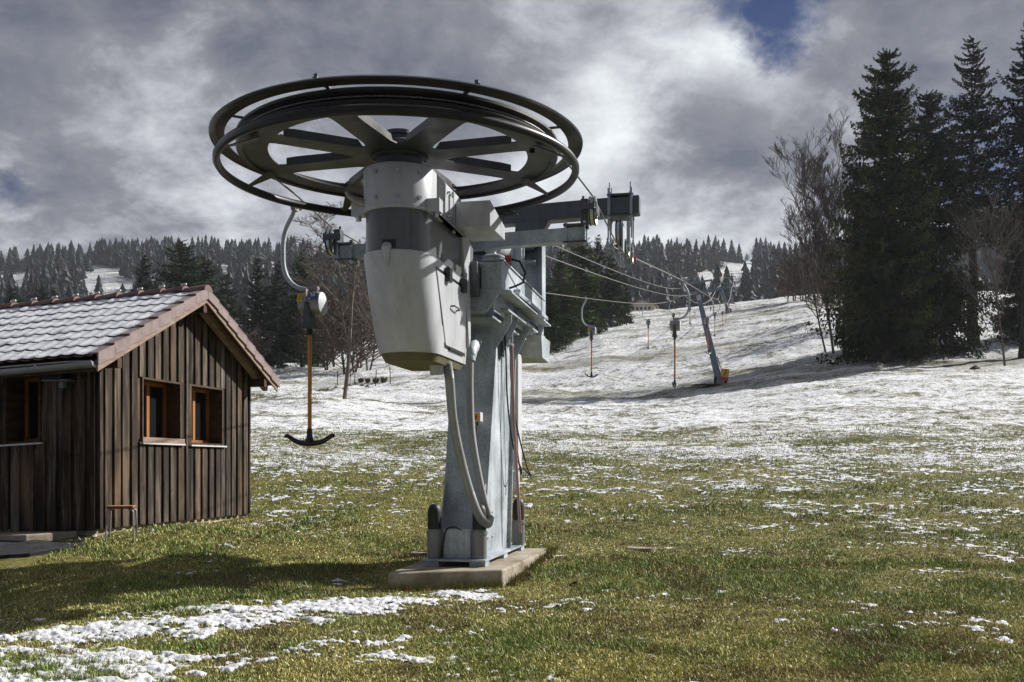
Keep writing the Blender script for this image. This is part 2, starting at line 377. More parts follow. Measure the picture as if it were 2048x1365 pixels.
def on_ground(px, py, y0=5, y1=320):                       # where the photo ray meets the meadow
    s = (HOR - py) / F; t = (px - 1024) / F; ys = np.geomspace(y0, y1, 3000); g = ground_z(t * ys, ys) - (CZ + s * ys)
    i = int(np.argmax(g > 0)) if (g > 0).any() else len(ys) - 1; Y = ys[i]; return Vector((t * Y, Y, float(g[i] + CZ + s * Y)))
def ground_mat():
    m = M_('meadow_ground', 0.9, 0, 0.15); P = m.tc.outputs['Object']
    sp = m.N.new('ShaderNodeSeparateXYZ'); m.L.new(P, sp.inputs[0]); X, Y, Z = sp.outputs
    a = m.noise(.55, 5, .6, P); b = m.noise(5, 6, .65, P); c = m.noise(30, 5, .7, P)
    f = m.math('ADD', m.math('MULTIPLY', a, .45), m.math('MULTIPLY', b, .55))
    grass = m.ramp(f, [(.36, (.06, .085, .016)), (.46, (.15, .165, .035)), (.54, (.29, .26, .08)), (.66, (.19, .155, .06))])
    grass = m.mix(m.maprange(c, .38, .66, 0, .7), grass, (.05, .045, .018))
    # snow cover grows up the slope
    th = m.math('DIVIDE', X, m.math('MAXIMUM', Y, 5.0))
    ye = m.math('ADD', Y, m.math('MULTIPLY', m.math('MAXIMUM', th, -.05), 6.0))
    cr = m.N.new('ShaderNodeFloatCurve'); cu = cr.mapping.curves[0]
    cu.points[0].location = (0, 0); cu.points[1].location = (1, .90)
    for p in ((.165, .0), (.20, .16), (.25, .46), (.30, .72), (.40, .85), (.60, .87)): cu.points.new(*p)
    cr.mapping.update(); m.L.new(m.math('DIVIDE', ye, 100.0, True), cr.inputs[1]); cov = cr.outputs[0]
    n1 = m.noise(.16, 4, .55, P, (1, 1.6, 1)); n2 = m.noise(1.5, 6, .65, P, (1, 1.3, 1), .4); n3 = m.noise(11, 5, .7, P)
    spk = m.maprange(m.noise(2.6, 9, .78, P, (1, 1.2, 1)), .553, .578); spk2 = m.maprange(m.noise(9, 6, .75, P), .555, .585)
    s = m.math('ADD', m.math('MULTIPLY', n1, .26), m.math('ADD', m.math('MULTIPLY', n2, .36), m.math('MULTIPLY', n3, .42)))
    # noise sum has mean ~.52: turn the wanted cover into a threshold
    thr = m.math('SUBTRACT', .680, m.math('MULTIPLY', cov, .205))
    d = m.math('SUBTRACT', s, thr); mask = m.maprange(d, -.007, .010)
    # thin worn strips where the turf shows through along the slope
    w = m.noise(.05, 3, .5, P, (.35, 1, 1), .6); thin = m.math('MULTIPLY', m.maprange(w, .49, .62), m.maprange(Y, 18.0, 40.0))
    thin = m.math('MULTIPLY', thin, m.maprange(m.math('ADD', m.math('MULTIPLY', n3, .5), m.math('MULTIPLY', n2, .5)), .42, .56, 0, .85)); thin = m.math('MULTIPLY', thin, m.maprange(Y, 300.0, 260.0, 0, .9))
    mask = m.math('MULTIPLY', mask, m.math('SUBTRACT', 1.0, thin)); mask = m.math('MULTIPLY', mask, m.math('SUBTRACT', 1.0, m.math('MULTIPLY', spk, .62))); mask = m.math('MULTIPLY', mask, m.math('SUBTRACT', 1.0, m.math('MULTIPLY', spk2, .5)))
    snow = m.mix(m.maprange(m.noise(26, 4, .7, P), .40, .62, 0, .8), (.88, .905, .95), (.68, .68, .70))
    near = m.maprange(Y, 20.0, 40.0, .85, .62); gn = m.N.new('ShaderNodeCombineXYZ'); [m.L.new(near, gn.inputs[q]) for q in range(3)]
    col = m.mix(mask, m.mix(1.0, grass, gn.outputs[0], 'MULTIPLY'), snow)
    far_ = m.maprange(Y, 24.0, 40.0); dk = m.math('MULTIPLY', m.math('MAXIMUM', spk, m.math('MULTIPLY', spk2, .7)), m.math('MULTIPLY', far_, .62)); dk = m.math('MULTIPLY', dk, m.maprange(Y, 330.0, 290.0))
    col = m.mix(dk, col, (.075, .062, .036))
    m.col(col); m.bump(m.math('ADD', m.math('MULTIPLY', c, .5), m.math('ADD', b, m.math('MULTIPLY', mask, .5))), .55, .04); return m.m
GROUND = ground_mat()
def polar_grid(t0, t1, nt, ys):
    th = np.linspace(t0, t1, nt); TT, YY = np.meshgrid(th, ys); return TT * YY, YY
def grid_faces(nr, nc, keep=None):
    i = np.arange(nr - 1)[:, None] * nc + np.arange(nc - 1)[None, :]
    q = np.stack([i, i + 1, i + nc + 1, i + nc], -1).reshape(-1, 4)
    if keep is not None: q = q[keep.ravel()]
    return q
ys = np.concatenate([np.linspace(-4, 5.4, 8), np.geomspace(5.6, 40, 620), np.geomspace(40.3, 330, 330), np.geomspace(335, 3000, 90)])
X_, Y_ = polar_grid(-.75, .75, 560, ys)
X_[:8] = np.linspace(-1, 1, 560)[None, :] * (6 + np.maximum(Y_[:8], 0)); X_[8:] *= 1
Z_ = ground_z(X_, Y_)
g_me = np_mesh('ground', np.stack([X_, Y_, Z_], -1).reshape(-1, 3), grid_faces(*X_.shape).ravel(), 4, GROUND, smooth=True)
tag(obj('ground', g_me), kind='structure')

# near snow: real clumps lying on the turf
def seg_dist(x, y, p, q):
    px, py = q[0] - p[0], q[1] - p[1]; t = np.clip(((x - p[0]) * px + (y - p[1]) * py) / (px * px + py * py), 0, 1)
    return np.hypot(x - p[0] - t * px, y - p[1] - t * py), t
def near_cover(x, y):
    d, t = seg_dist(x, y, (-4.9, 7.6), (-.35, 11.15)); w = 1.45 - .95 * t
    c = 1.15 * np.clip(1.25 - d / w, 0, 1) * (1 - .15 * t)
    d2, t2 = seg_dist(x, y, (-3.2, 7.2), (-.7, 8.3)); c = np.maximum(c, .52 * np.clip(1.3 - d2 / .7, 0, 1))
    for (px, py, r, a) in ((1800, 1110, .8, .42), (1970, 1130, .9, .5), (1700, 1190, .5, .4), (1780, 1195, .4, .38), (1320, 1120, .5, .25), (1900, 1240, .9, .22), (1560, 1260, .8, .2), (1120, 1210, .5, .2)):
        Yc = 1991 * 1.42 / (py - 930); Xc = (px - 1024) / F * Yc; c = np.maximum(c, a * np.exp(-((x - Xc) ** 2 + ((y - Yc) * .8) ** 2) / r ** 2))
    c = np.maximum(c, 1.15 * np.clip(1.4 - np.hypot(x + 3.1, (y - 7.2) * 1.2) / 1.1, 0, 1))
    th = x / y; ye = y + 7.0 * np.maximum(th - .12, -.12) - 2.5 * smooth(-th, .2, .4) * 0
    c = np.maximum(c, np.interp(ye, [11, 14, 17, 21, 26, 32], [-.2, .02, .20, .40, .60, .78]))
    return c
def snow_h(x, y):
    q = smooth(y, 11, 14); n = .24 * fbm(x / 1.9, y / .9, 3, 21) + (.30 - .0 * q) * fbm(x / .34, y / .24, 3, 25) + (.46 + .0 * q) * fbm(x / .09, y / .075, 3, 29)
    return n - (.660 - .225 * near_cover(x, y))
ys = np.geomspace(6.3, 30, 820); X_, Y_ = polar_grid(-.68, .68, 1400, ys)
h = snow_h(X_, Y_); zb = ground_z(X_, Y_)
nearf = .45 + .55 * (1 - smooth(Y_, 10.5, 13.5)); hh = np.clip(h, -.02, .12); Z_ = zb + np.where(hh > 0, .004 + .20 * nearf * hh * (.3 + 1.4 * fbm(X_ / .045, Y_ / .045, 2, 33)), hh * .5)
k = (h[:-1, :-1] > -.008) & (h[1:, 1:] > -.008) & (h[:-1, 1:] > -.008) & (h[1:, :-1] > -.008)
pad_ = (np.abs((X_ + .75)) < 1.1) & (Y_ > 11.5) & (Y_ < 15); hut_ = ((X_ + 5.84) * .209 + (Y_ - 14) * .978 > 0) & ((X_ + 5.84) * .209 + (Y_ - 14) * .978 < 4.6) & ((X_ + 5.84) * .978 - (Y_ - 14) * .209 < .05)
k &= ~(pad_ | hut_)[:-1, :-1]
fq = grid_faces(*X_.shape, keep=k); used, inv = np.unique(fq.ravel(), return_inverse=True)
V = np.stack([X_, Y_, Z_], -1).reshape(-1, 3)[used]
tag(obj('snow_patches', np_mesh('snow_patches', V, inv, 4, SNOW, smooth=True)), 'thin melting snow clumps lying on the yellow green turf', 'snow', kind='stuff')

# grass
def make_grass(n, ya, yb, hgt, wid, name, seed):
    r = np.random.default_rng(seed)
    Yb = 1 / (r.random(n) * (1 / ya - 1 / yb) + 1 / yb); Xb = (r.random(n) * 1.40 - .70) * Yb
    g1 = fbm(Xb / 1.1, Yb / .9, 4, 41); g2 = fbm(Xb / .25, Yb / .25, 3, 45); sn = snow_h(Xb, Yb)
    keep = (sn < .004) | (r.random(n) < np.where(Yb > 12.8, .42, .30))
    pa_ = (Xb + 1.186) * .9806 - (Yb - 10.5) * .1961; pb2_ = (Xb + 1.186) * .1961 + (Yb - 10.5) * .9806
    keep &= ~((pa_ > -.50 - .04 * (pb2_ - 1)) & (pa_ < .82 + .03 * (pb2_ - 1.4)) & (pb2_ > 1.03 + .37 * (pa_ + .47)) & (pb2_ < 4.55))
    keep &= ~(((Xb + 5.84) * .209 + (Yb - 14) * .978 > 0.0) & ((Xb + 5.84) * .209 + (Yb - 14) * .978 < 4.55) & ((Xb + 5.84) * .978 - (Yb - 14) * .209 < 0.02))
    keep &= ~((Xb < -5.95) & (Yb < 14.2) & (Yb > 12.0) & ((Xb + 6.0) * .02 + (Yb - 12.1) > 0) & (Xb < -6.0))
    keep &= r.random(n) < .35 + 1.3 * g2
    Xb, Yb, g1, g2 = Xb[keep], Yb[keep], g1[keep], g2[keep]; n = len(Xb); Zb = ground_z(Xb, Yb) - .006
    az = r.random(n) * 6.283; lean = .25 + .9 * r.random(n) ** 1.3; tuft = smooth(g1, .45, .7)
    sc = (.75 + .03 * Yb); H = hgt * (.45 + .9 * r.random(n)) * (.75 + .7 * tuft) * sc; W = wid * (.6 + .8 * r.random(n)) * sc
    dx, dy = np.cos(az), np.sin(az); pa = r.random(n) * 6.283
    ex, ey = np.cos(pa) * W, np.sin(pa) * W
    hz = H * np.cos(lean); hr = H * np.sin(lean)
    b0 = np.stack([Xb - ex, Yb - ey, Zb], -1); b1 = np.stack([Xb + ex, Yb + ey, Zb], -1)
    m0 = np.stack([Xb + dx * hr * .4 - ex * .8, Yb + dy * hr * .4 - ey * .8, Zb + hz * .62], -1)
    m1 = np.stack([Xb + dx * hr * .4 + ex * .8, Yb + dy * hr * .4 + ey * .8, Zb + hz * .62], -1)
    t = np.stack([Xb + dx * hr * 1.1, Yb + dy * hr * 1.1, Zb + hz * .95], -1)
    V = np.stack([b0, b1, m1, m0, t], 1).reshape(-1, 3); o = np.arange(n)[:, None] * 5
    tri = np.concatenate([o + [0, 1, 2], o + [0, 2, 3], o + [3, 2, 4]], 1).ravel()
    gp = np.clip(.18 + smooth(g1, .36, .66) * .62 + (g2 - .5) * .5 + (r.random(n) - .5) * .8, 0, 1)[:, None]
    green = np.array([.19, .29, .048]) * (.35 + 1.3 * r.random(n) ** 1.5)[:, None]; green[:, 2] *= 1 + .8 * r.random(n)
    straw = np.array([.80, .71, .29]) * (.25 + 1.25 * r.random(n) ** 1.4)[:, None]
    dead = np.array([.27, .20, .10]) * (.5 + .8 * r.random(n))[:, None]
    c = straw * (1 - gp) + green * gp; q = (r.random(n) < .12 + .5 * smooth(fbm(Xb / .7, Yb / .6, 3, 48), .56, .68))[:, None]; c = np.where(q, dead, c)
    c4 = np.concatenate([c, np.ones((n, 1))], 1); c5 = np.repeat(c4, 5, 0)
    return tag(obj(name, np_mesh(name, V, tri, 3, BLADE, c5)), 'short matted yellow green spring grass on the meadow', 'grass', kind='stuff')
make_grass(410000, 6.2, 13.5, .046, .0040, 'grass', 51)
make_grass(300000, 13.0, 36, .040, .0052, 'meadow_grass', 52)

def make_tufts():
    r = np.random.default_rng(71); n = 3000; t = r.random(n); u = r.normal(0, .07, n); k = r.random(n)
    fa = -.47 + 1.29 * t; fb_ = 1.0 + .37 * (fa + .47) - .05 - np.abs(u)                    # along the front edge
    sa = .84 + np.abs(u) + .04 * t; sb_ = 1.45 + 3.1 * t                                    # along the right edge
    a = np.where(k < .55, fa, sa); bb = np.where(k < .55, fb_, sb_)
    X = -1.186 + .9806 * a + .1961 * bb; Y = 10.5 - .1961 * a + .9806 * bb; Z = ground_z(X, Y) - .01
    H = (.03 + .10 * r.random(n) ** 1.6) * (.45 + 1.1 * fbm(X / .22, Y / .22, 2, 73)); W = .0035 + .003 * r.random(n); az = r.random(n) * 6.283; ln = .1 + .6 * r.random(n)
    dx = np.cos(az) * H * ln; dy = np.sin(az) * H * ln
    V = np.stack([np.stack([X - W, Y, Z], -1), np.stack([X + W, Y, Z], -1), np.stack([X + dx, Y + dy, Z + H], -1)], 1).reshape(-1, 3)
    g = (r.random(n) < .4)[:, None]; c = np.where(g, [.12, .20, .035], [.34, .25, .12]) * (.3 + 1.0 * r.random(n))[:, None]
    c = np.repeat(np.concatenate([c, np.ones((n, 1))], 1), 3, 0)
    tag(obj('grass_tufts', np_mesh('grass_tufts', V, np.arange(len(V)), 3, BLADE, c)), 'longer dry grass tufts against the edges of the concrete slab', 'grass', kind='stuff')
make_tufts()

# ------------------------------------------------------------------ lift drive station
O = Vector((-1.186, 10.5, 0)); YAW = -math.atan2(.1961, .9806)
UA = Vector((.9806, -.1961, 0)); VA = Vector((.1961, .9806, 0))
def W(a, b, z): return O + UA * a + VA * b + Vector((0, 0, z))
st = empty('lift_drive_station', O, YAW)
tag(st, 'galvanised drag lift drive station with big horizontal bull wheel and grey motor housing', 'ski lift')
AC = .135                                                   # column centre line
# concrete pad (its own thing)
pad = MB(); pz = [(-.47, 1.0), (.80, 1.48), (.92, 4.6), (-.62, 4.5)]
pad.hexa([(a, b, -.1) for a, b in pz], [(a, b, .348 + .012 * a) for a, b in pz])
po = pad.build('concrete_pad', CONC, None, bevel=.028, seg=3); po.location = O; po.rotation_euler = (0, 0, YAW)
tag(po, 'stained concrete foundation slab under the lift column', 'foundation')
# base plate with stubs and caps
b = MB(); b.box(AC - .40, AC + .40, 1.72, 4.40, .415, .440)
for a in (AC - .30, AC + .29):
    for bb in (1.88, 3.0, 4.22): b.box(a - .1, a + .1, bb - .12, bb + .12, .346, .415)
base = b.build('base_plate', GALV, st, bevel=.004)
for a, bb in ((AC - .29, 1.90), (AC + .285, 1.90), (AC + .34, 4.15), (AC - .34, 4.15)):
    t = MB(); t.lathe([(.092, .0), (.092, .30), (.102, .302), (.102, .34), (.085, .342), (.085, .36)], 28)
    to = t.build('anchor_tube', GREY2, st, 40, loc=(a, bb, .441))
    c = MB(); c.lathe([(.082, .342), (.086, .37), (.086, .56), (.08, .61), (.062, .65), (.034, .67), (0.0, .675)], 24)
    c.build('rubber_cap', BLACK, to, 50)
# column: tapered box, front leaning back
b = MB(); zb_, zt = .44, 3.62
fb, ft, kb, kt = 2.12, 2.95, 3.58, 3.92
b.hexa([(AC - .285, fb, zb_), (AC + .285, fb, zb_), (AC + .285, kb, zb_), (AC - .285, kb, zb_)],
       [(AC - .30, ft, zt), (AC + .30, ft, zt), (AC + .30, kt, zt), (AC - .30, kt, zt)])
col = b.build('column', GALV, st, bevel=.006)
b = MB()                                                   # corner flanges and base apron
def colf(t): return fb + (ft - fb) * t, kb + (kt - kb) * t
for sx in (-1, 1):
    x = AC + sx * .288
    b.hexa([(x, kb + .002, .441), (x + sx * .05, kb + .002, .441), (x + sx * .05, kb + .03, .441), (x, kb + .03, .441)],
           [(x + sx * .015, kt + .002, 3.6), (x + sx * .065, kt + .002, 3.6), (x + sx * .065, kt + .03, 3.6), (x + sx * .015, kt + .03, 3.6)])
b.prism([(AC - .17, .441), (AC + .17, .441), (AC + .17, .80), (AC - .17, .80)], (1.90, 1.912), 'y')
for sx in (-1, 1): b.prism([(1.92, .441), (2.13, .441), (2.36, 1.35), (2.3, 1.36)], (AC + sx * .262 - .008, AC + sx * .262 + .008), 'x')
b.box(AC - .06, AC + .16, 2.225, 2.26, 1.245, 1.262)
b.box(AC - .19, AC + .05, 2.80, 2.84, 3.22, 3.235)
b.box(AC + .285, AC + .288, 2.30, 2.62, .62, 1.02)
for dy in (2.33, 2.59):
    for dz in (.66, .84, .98): b.bolt((AC + .29, dy, dz), (1, 0, 0), .012, .015)
for dy in (1.92,): b.box(AC + .03, AC + .10, 1.898, 1.90, .72, .76)
b.build('stiffener', GALV, col, bevel=.002)
# top trough carrying the carriage
b = MB(); z0, z1, zm = 3.46, 4.09, 3.68
oa, ia = .60, .40
def trough(b0, b1, top=z1):
    L_ = [(AC - oa, top), (AC - ia, top), (AC - ia, zm + .03), (AC + ia, zm + .03), (AC + ia, top), (AC + oa, top), (AC + oa, zm + .04), (AC + ia + .03, z0), (AC - ia - .03, z0), (AC - oa, zm + .04)]
    return L_
b.prism([(AC - ia - .02, z1), (AC - oa, z1), (AC - oa, zm + .04), (AC - ia + .02, z0), (AC - ia - .02 + .04, z0)], (1.72, 1.76), 'y')
b.prism([(AC + ia - .05, z1 - .03), (AC + oa, z1 - .03), (AC + oa, zm + .04), (AC + ia + .02, z0), (AC + ia - .05, z0)], (1.72, 1.76), 'y')
b.prism([(AC - ia + .06, zm + .06), (AC + ia - .052, zm + .06), (AC + ia - .052, z0), (AC - ia + .06, z0)], (1.722, 1.758), 'y')
for sx in (-1, 1):
    x = AC + sx * oa
    b.box(min(x, x - sx * .012), max(x, x - sx * .012), 1.765, 4.85, zm + .045, z1 - .01)      # web
    b.box(min(x - sx * .16, x + sx * .02), max(x - sx * .16, x + sx * .02), 1.765, 4.85, z1 - .008, z1 + .012)   # top flange
    b.box(min(x - sx * .1, x + sx * .10), max(x - sx * .1, x + sx * .10), 1.765, 4.90, zm + .02, zm + .043)      # bottom flange
    b.prism([(1.77, zm + .018), (4.85, zm + .018), (4.35, z0 + .03), (1.9, z0 + .03)], (x - sx * .14, x - sx * .128), 'x')
    b.box(min(x - sx * .02, x + sx * .075), max(x - sx * .02, x + sx * .075), 2.5, 4.80, zm + .12, zm + .13)
    b.box(x + sx * .065 - .006, x + sx * .065 + .006, 2.5, 4.80, zm + .10, zm + .155)
    b.cyl((x, 2.5, zm + .155), (x + sx * .09, 2.5, zm + .155), .022, 10)
b.box(AC - ia + .04, AC + ia - .04, 1.78, 4.8, z0 + .002, z0 + .03)
tr = b.build('carriage_trough', GALV, st, bevel=.004)
b = MB()                                                   # gusset corbels beneath the trough
for bb in (2.05, 3.0, 3.85):
    for sx in (-1, 1): b.prism([(AC + sx * .30, 2.98), (AC + sx * .56, 3.52), (AC + sx * .54, 3.70), (AC + sx * .30, 3.50)] if bb > 2.5 else [(AC + sx * .305, 3.05), (AC + sx * .55, 3.45), (AC + sx * .55, 3.64), (AC + sx * .305, 3.46)], (bb + (.55 if bb < 2.5 else 0), bb + .014 + (.55 if bb < 2.5 else 0)), 'y')
b.box(AC - .43, AC + .43, 2.0, 4.3, 3.425, 3.458)
for sx in (-1, 1): b.box(AC + sx * .50 - .06, AC + sx * .50 + .06, 2.35, 4.55, 3.56, 3.60)
b.build('corbel', GALV, st, bevel=.003)
# carriage front block and its buffer disc, oil cap, red valve
b = MB(); b.box(AC - .36, AC + .33, 1.80, 2.5, 3.75, 4.02)
b.prism([(.40, 4.35), (.72, 4.28), (.72, 3.70), (.40, 3.62)], (AC + .16, AC + .19), 'x', Matrix.Translation((0, 1.25, 0)))
b.box(AC + .10, AC + .34, 1.55, 1.71, 3.64, 4.04)
cg = b.build('carriage', GALVD, st, bevel=.01)
b = MB(); M0 = Matrix.Translation((AC + .47, 1.86, 4.075)); b.lathe([(.135, 0), (.14, .012), (.14, .04), (.125, .045), (.125, .055), (.14, .06), (.14, .075), (.11, .09), (.05, .095), (.03, .13), (0, .135)], 26, M0)
b.build('buffer_disc', GALV, cg, 40)
b = MB(); b.cyl((AC + .50, 2.05, 4.16), (AC + .66, 2.05, 4.155), .045, 14); b.build('red_valve', RED, cg, 40)
b = MB(); b.tube([(AC + .66, 2.05, 4.15), (AC + .76, 2.05, 4.12), (AC + .83, 2.06, 3.98), (AC + .80, 2.07, 3.86), (AC + .70, 2.08, 3.82), (AC + .62, 2.1, 3.80)], .014, 8); b.build('cable', BLACK, cg, 60)
b = MB(); p0, p1 = Vector((AC + .10, 2.2, 4.50)), Vector((AC + .34, 3.30, 4.50))
d = (p1 - p0).normalized(); b.tube([p0, p0 + d * .3, p0 + d * .301, p1 - d * .45, p1 - d * .449, p1], [.06, .06, .10, .10, .13, .13], 20)
b.build('tension_cylinder', GREY, cg, 40)
b = MB(); b.box(AC + .16, AC + .58, 3.31, 3.35, 4.12, 4.68); b.box(AC + .42, AC + .56, 3.22, 3.305, 4.2, 4.6); b.bolt((AC + .30, 3.31, 4.22), (0, -1, 0), .03, .03); b.build('cylinder_bracket', GALV, cg, bevel=.004)
# rear frame
b = MB(); bF = 4.78
def plate_hole(x0, x1, zA, zB, hx0, hx1, hz0, hz1, y0, y1):
    b.box(x0, hx0, y0, y1, zA, zB); b.box(hx1, x1, y0, y1, zA, zB); b.box(hx0, hx1, y0, y1, zA, hz0); b.box(hx0, hx1, y0, y1, hz1, zB)
plate_hole(AC - .52, AC + .52, 3.78, 5.05, AC - .25, AC + .27, 4.30, 4.52, bF, bF + .03)
b.box(AC - .52, AC + .52, bF - .28, bF - .002, 4.62, 4.64); b.box(AC - .52, AC + .52, bF - .28, bF - .002, 5.02, 5.045)
b.box(AC + .12, AC + .34, bF - .30, bF - .20, 4.10 + .55, 5.0)
for sx in (-1, 1):
    x = AC + sx * .56
    b.box(x - .03, x + .03, bF - .06, bF + .10, 3.55, 5.10); b.box(x + sx * .032, x + sx * .05, bF - .16, bF + .16, 3.72, 5.08)
    b.box(x - .05, x + .05, bF - .1, bF + .12, 3.52, 3.548)
rf = b.build('rear_frame', GALV, st, bevel=.004)
b = MB(); b.hexa([(AC - .2, 4.60, 3.20), (AC + .62, 4.60, 3.20), (AC + .62, 5.2, 3.18), (AC - .2, 5.2, 3.18)], [(AC - .4, 4.35, 3.51), (AC + .64, 4.35, 3.51), (AC + .64, 5.2, 3.51), (AC - .4, 5.2, 3.51)])
b.build('drip_tray', GALV, rf, bevel=.003)
# upper cross beam on two posts
b = MB(); uz0, uz1 = 5.21, 5.47
Mr = Matrix.Translation((AC, 4.62, 0)) @ Matrix.Rotation(R(-2.3) * 0 + R(0), 4, 'Z')
def tilt(x): return .045 * (x - AC)
b.hexa([(AC - 2.05, 4.49, uz0 - .09), (2.20, 4.49, uz0 + .06), (2.20, 4.75, uz0 + .06), (AC - 2.05, 4.75, uz0 - .09)],
       [(AC - 2.05, 4.49, uz1 - .09), (2.20, 4.49, uz1 + .06), (2.20, 4.75, uz1 + .06), (AC - 2.05, 4.75, uz1 - .09)])
ub = b.build('upper_cross_beam', GALVD, st, bevel=.02, seg=3)
for sx in (-1, 1):
    xc = AC + sx * .34; b = MB()
    b.hexa([(xc - .14, 4.50, 4.8), (xc + .14, 4.50, 4.8), (xc + .14, 4.70, 4.8), (xc - .14, 4.70, 4.8)],
           [(xc - .11 - (.2 if sx < 0 else 0), 4.50, 5.23 + tilt(xc)), (xc + .11 + (.30 if sx > 0 else 0), 4.50, 5.23 + tilt(xc)), (xc + .11 + (.30 if sx > 0 else 0), 4.70, 5.23 + tilt(xc)), (xc - .11 - (.2 if sx < 0 else 0), 4.70, 5.23 + tilt(xc))])
    b.build('beam_post', GALVD, ub, bevel=.005)
# lower cross beam
b = MB(); b.hexa([(-1.62, 2.36, 4.31), (1.66, 2.36, 4.415), (1.66, 2.52, 4.415), (-1.62, 2.52, 4.31)], [(-1.62, 2.36, 4.49), (1.66, 2.36, 4.595), (1.66, 2.52, 4.595), (-1.62, 2.52, 4.49)])
lb = b.build('lower_cross_beam', GALV, st, bevel=.006)
def clamp(x, zlo, zhi, bb, parent, hw=.13, dep=.12, rod=.05):
    b = MB(); b.box(x - hw, x + hw, bb - dep, bb + dep, zhi, zhi + .025); c = b.build('clamp_plate', GALVD, parent, bevel=.003); b = MB(); b.box(x - hw, x + hw, bb - dep, bb + dep, zlo - .025, zlo); b.build('clamp_plate', GALVD, parent, bevel=.003)
    for sx in (-1, 1):
        for sy in (-1, 1):
            p = (x + sx * hw * .8, bb + sy * dep * .85); b = MB()
            b.cyl((*p, zlo - rod - .03), (*p, zhi + rod + .03), .011, 8)
            b.tube([(*p, zhi + .026), (*p, zhi + .052)], .022, 6); b.tube([(*p, zlo - .055), (*p, zlo - .027)], .022, 6); b.build('clamp_bolt', BRIGHT, parent, 40)
clamp(1.55, 4.41, 4.60, 2.44, lb, .15, .13, .02); clamp(-1.50, 4.31, 4.495, 2.44, lb, .12, .13, .02)
clamp(1.92, 5.25, 5.53, 4.62, ub, .19, .17, .16)
def sheave(x, y, z, r, parent, name='guide_sheave', wdt=.07, yaw=0):
    Ms = Matrix.Translation((x, y, z)) @ Matrix.Rotation(yaw, 4, 'Z') @ Matrix.Rotation(R(90), 4, 'Y')
    w = wdt / 2; b = MB()
    b.lathe([(r * .80, -w * .9), (r * .98, -w), (r, -w * .8), (r * .93, -w * .3), (r * .93, w * .3), (r, w * .8), (r * .98, w), (r * .80, w * .9)], 32, Ms, close=True)
    o = b.build(name, BLACK, parent, 40); b = MB()
    b.lathe([(0, -w * .9), (r * .25, -w * .9), (r * .3, -w * .4), (r * .7, -w * .4), (r * .8, -w * .85), (r * .93, -w * 1.14), (r * .96, -w * 1.14), (r * .96, w * 1.14), (r * .93, w * 1.14), (r * .8, w * .85), (r * .7, w * .4), (r * .3, w * .4), (r * .25, w * 1.4), (0, w * 1.4)], 32, Ms)
    b.build('wheel_disc', BRIGHT, o, 35); return o
def arm_pulley(x, sgn, zc):
    p = MB(); p.box(x - sgn * .10 - .045, x - sgn * .10 + .045, 2.36, 2.50, zc - .20, zc + .14)
    p.box(x - sgn * .20 if sgn > 0 else x - .045, x + .045 if sgn > 0 else x - sgn * .20, 2.235, 2.262, zc - .02, zc + .05)
    p.box(x - .065, x - .05, 2.28, 2.62, zc - .05, zc + .08); p.box(x + .05, x + .065, 2.28, 2.62, zc - .05, zc + .08)
    p.bolt((x - sgn * .12, 2.43, zc + .14), (0, 0, 1), .018, .05)
    o = p.build('pulley_bracket', GALVD, st, bevel=.004); sheave(x, 2.45, zc, .185, o, 'guide_sheave', .075); return o
arm_pulley(1.76, 1, 4.80); arm_pulley(-1.72, -1, 4.57)
# hanging sheave set under the end of the upper beam, both ends
for sg in (1, -1):
    x = 1.90 if sg > 0 else AC - 1.78; dz = 0 if sg > 0 else -.16
    p = MB()
    for xx in (x - .15, x + .19): p.cyl((xx, 4.46, 4.90 + dz), (xx, 4.46, 5.64 + dz), .012, 8); p.cyl((xx, 4.78, 4.9 + dz), (xx, 4.78, 5.62 + dz), .013, 8)
    p.box(x + .055, x + .067, 4.35, 4.9, 4.72 + dz, 5.12 + dz); p.box(x - .055, x - .045, 4.35, 5.1, 4.62 + dz, 4.80 + dz)
    p.box(x + .12, x + .17, 4.42, 4.50, 4.80 + dz, 5.14 + dz); p.tube([(x - .22, 4.45, 4.72 + dz), (x - .1, 4.5, 4.72 + dz)], .02, 8)
    o = p.build('sheave_hanger', GALV, st, bevel=.003)
    sheave(x, 4.55, 4.99 + dz, .20, o, 'guide_sheave', .075)
    sheave(x + .10, 4.85, 4.83 + dz, .15, o, 'guide_sheave', .05); sheave(x + .13, 5.15, 4.80 + dz, .15, o, 'guide_sheave', .05)
    q = MB(); q.cyl((x + .2, 5.0, 4.74 + dz), (x + .2, 5.02, 4.66 + dz), .018, 8); q.build('red_marker', RED, o)
# motor housing: D-shaped plan, round in front
def dshape(r, b1, n=22, off=0.0, sh=0.0):
    P = [(r * math.cos(math.pi + math.pi * k / n), sh + off + r * math.sin(math.pi + math.pi * k / n)) for k in range(n + 1)]
    return P + [(r, b1), (-r, b1)]
def loft(m, secs):
    n = len(secs[0][0]); base_ = len(m.v); vs = []; fs = []
    for P, z in secs: vs += [(p[0], p[1], z if not callable(z) else z(p)) for p in P]
    for i in range(len(secs) - 1):
        for k in range(n): k2 = (k + 1) % n; fs.append((i * n + k, i * n + k2, (i + 1) * n + k2, (i + 1) * n + k))
    fs.append(tuple(range(n - 1, -1, -1))); fs.append(tuple((len(secs) - 1) * n + k for k in range(n)))
    m.add(vs, fs); return m
b = MB(); loft(b, [(dshape(.352, 1.50), 3.80), (dshape(.352, 1.50), 4.30)]); mh = b.build('motor_casing', paint('dark_glossy_casing', (.13, .135, .14), .28, .3, .2), st, 30)
b = MB(); loft(b, [(dshape(.375, 1.15), 4.265), (dshape(.375, 1.15), 4.67), (dshape(.365, 1.14), 4.69)]); cl = b.build('collar', GREY, mh, 30)
b = MB(); loft(b, [(dshape(.385, .35, off=.0), 4.225), (dshape(.385, .35), 4.263)])
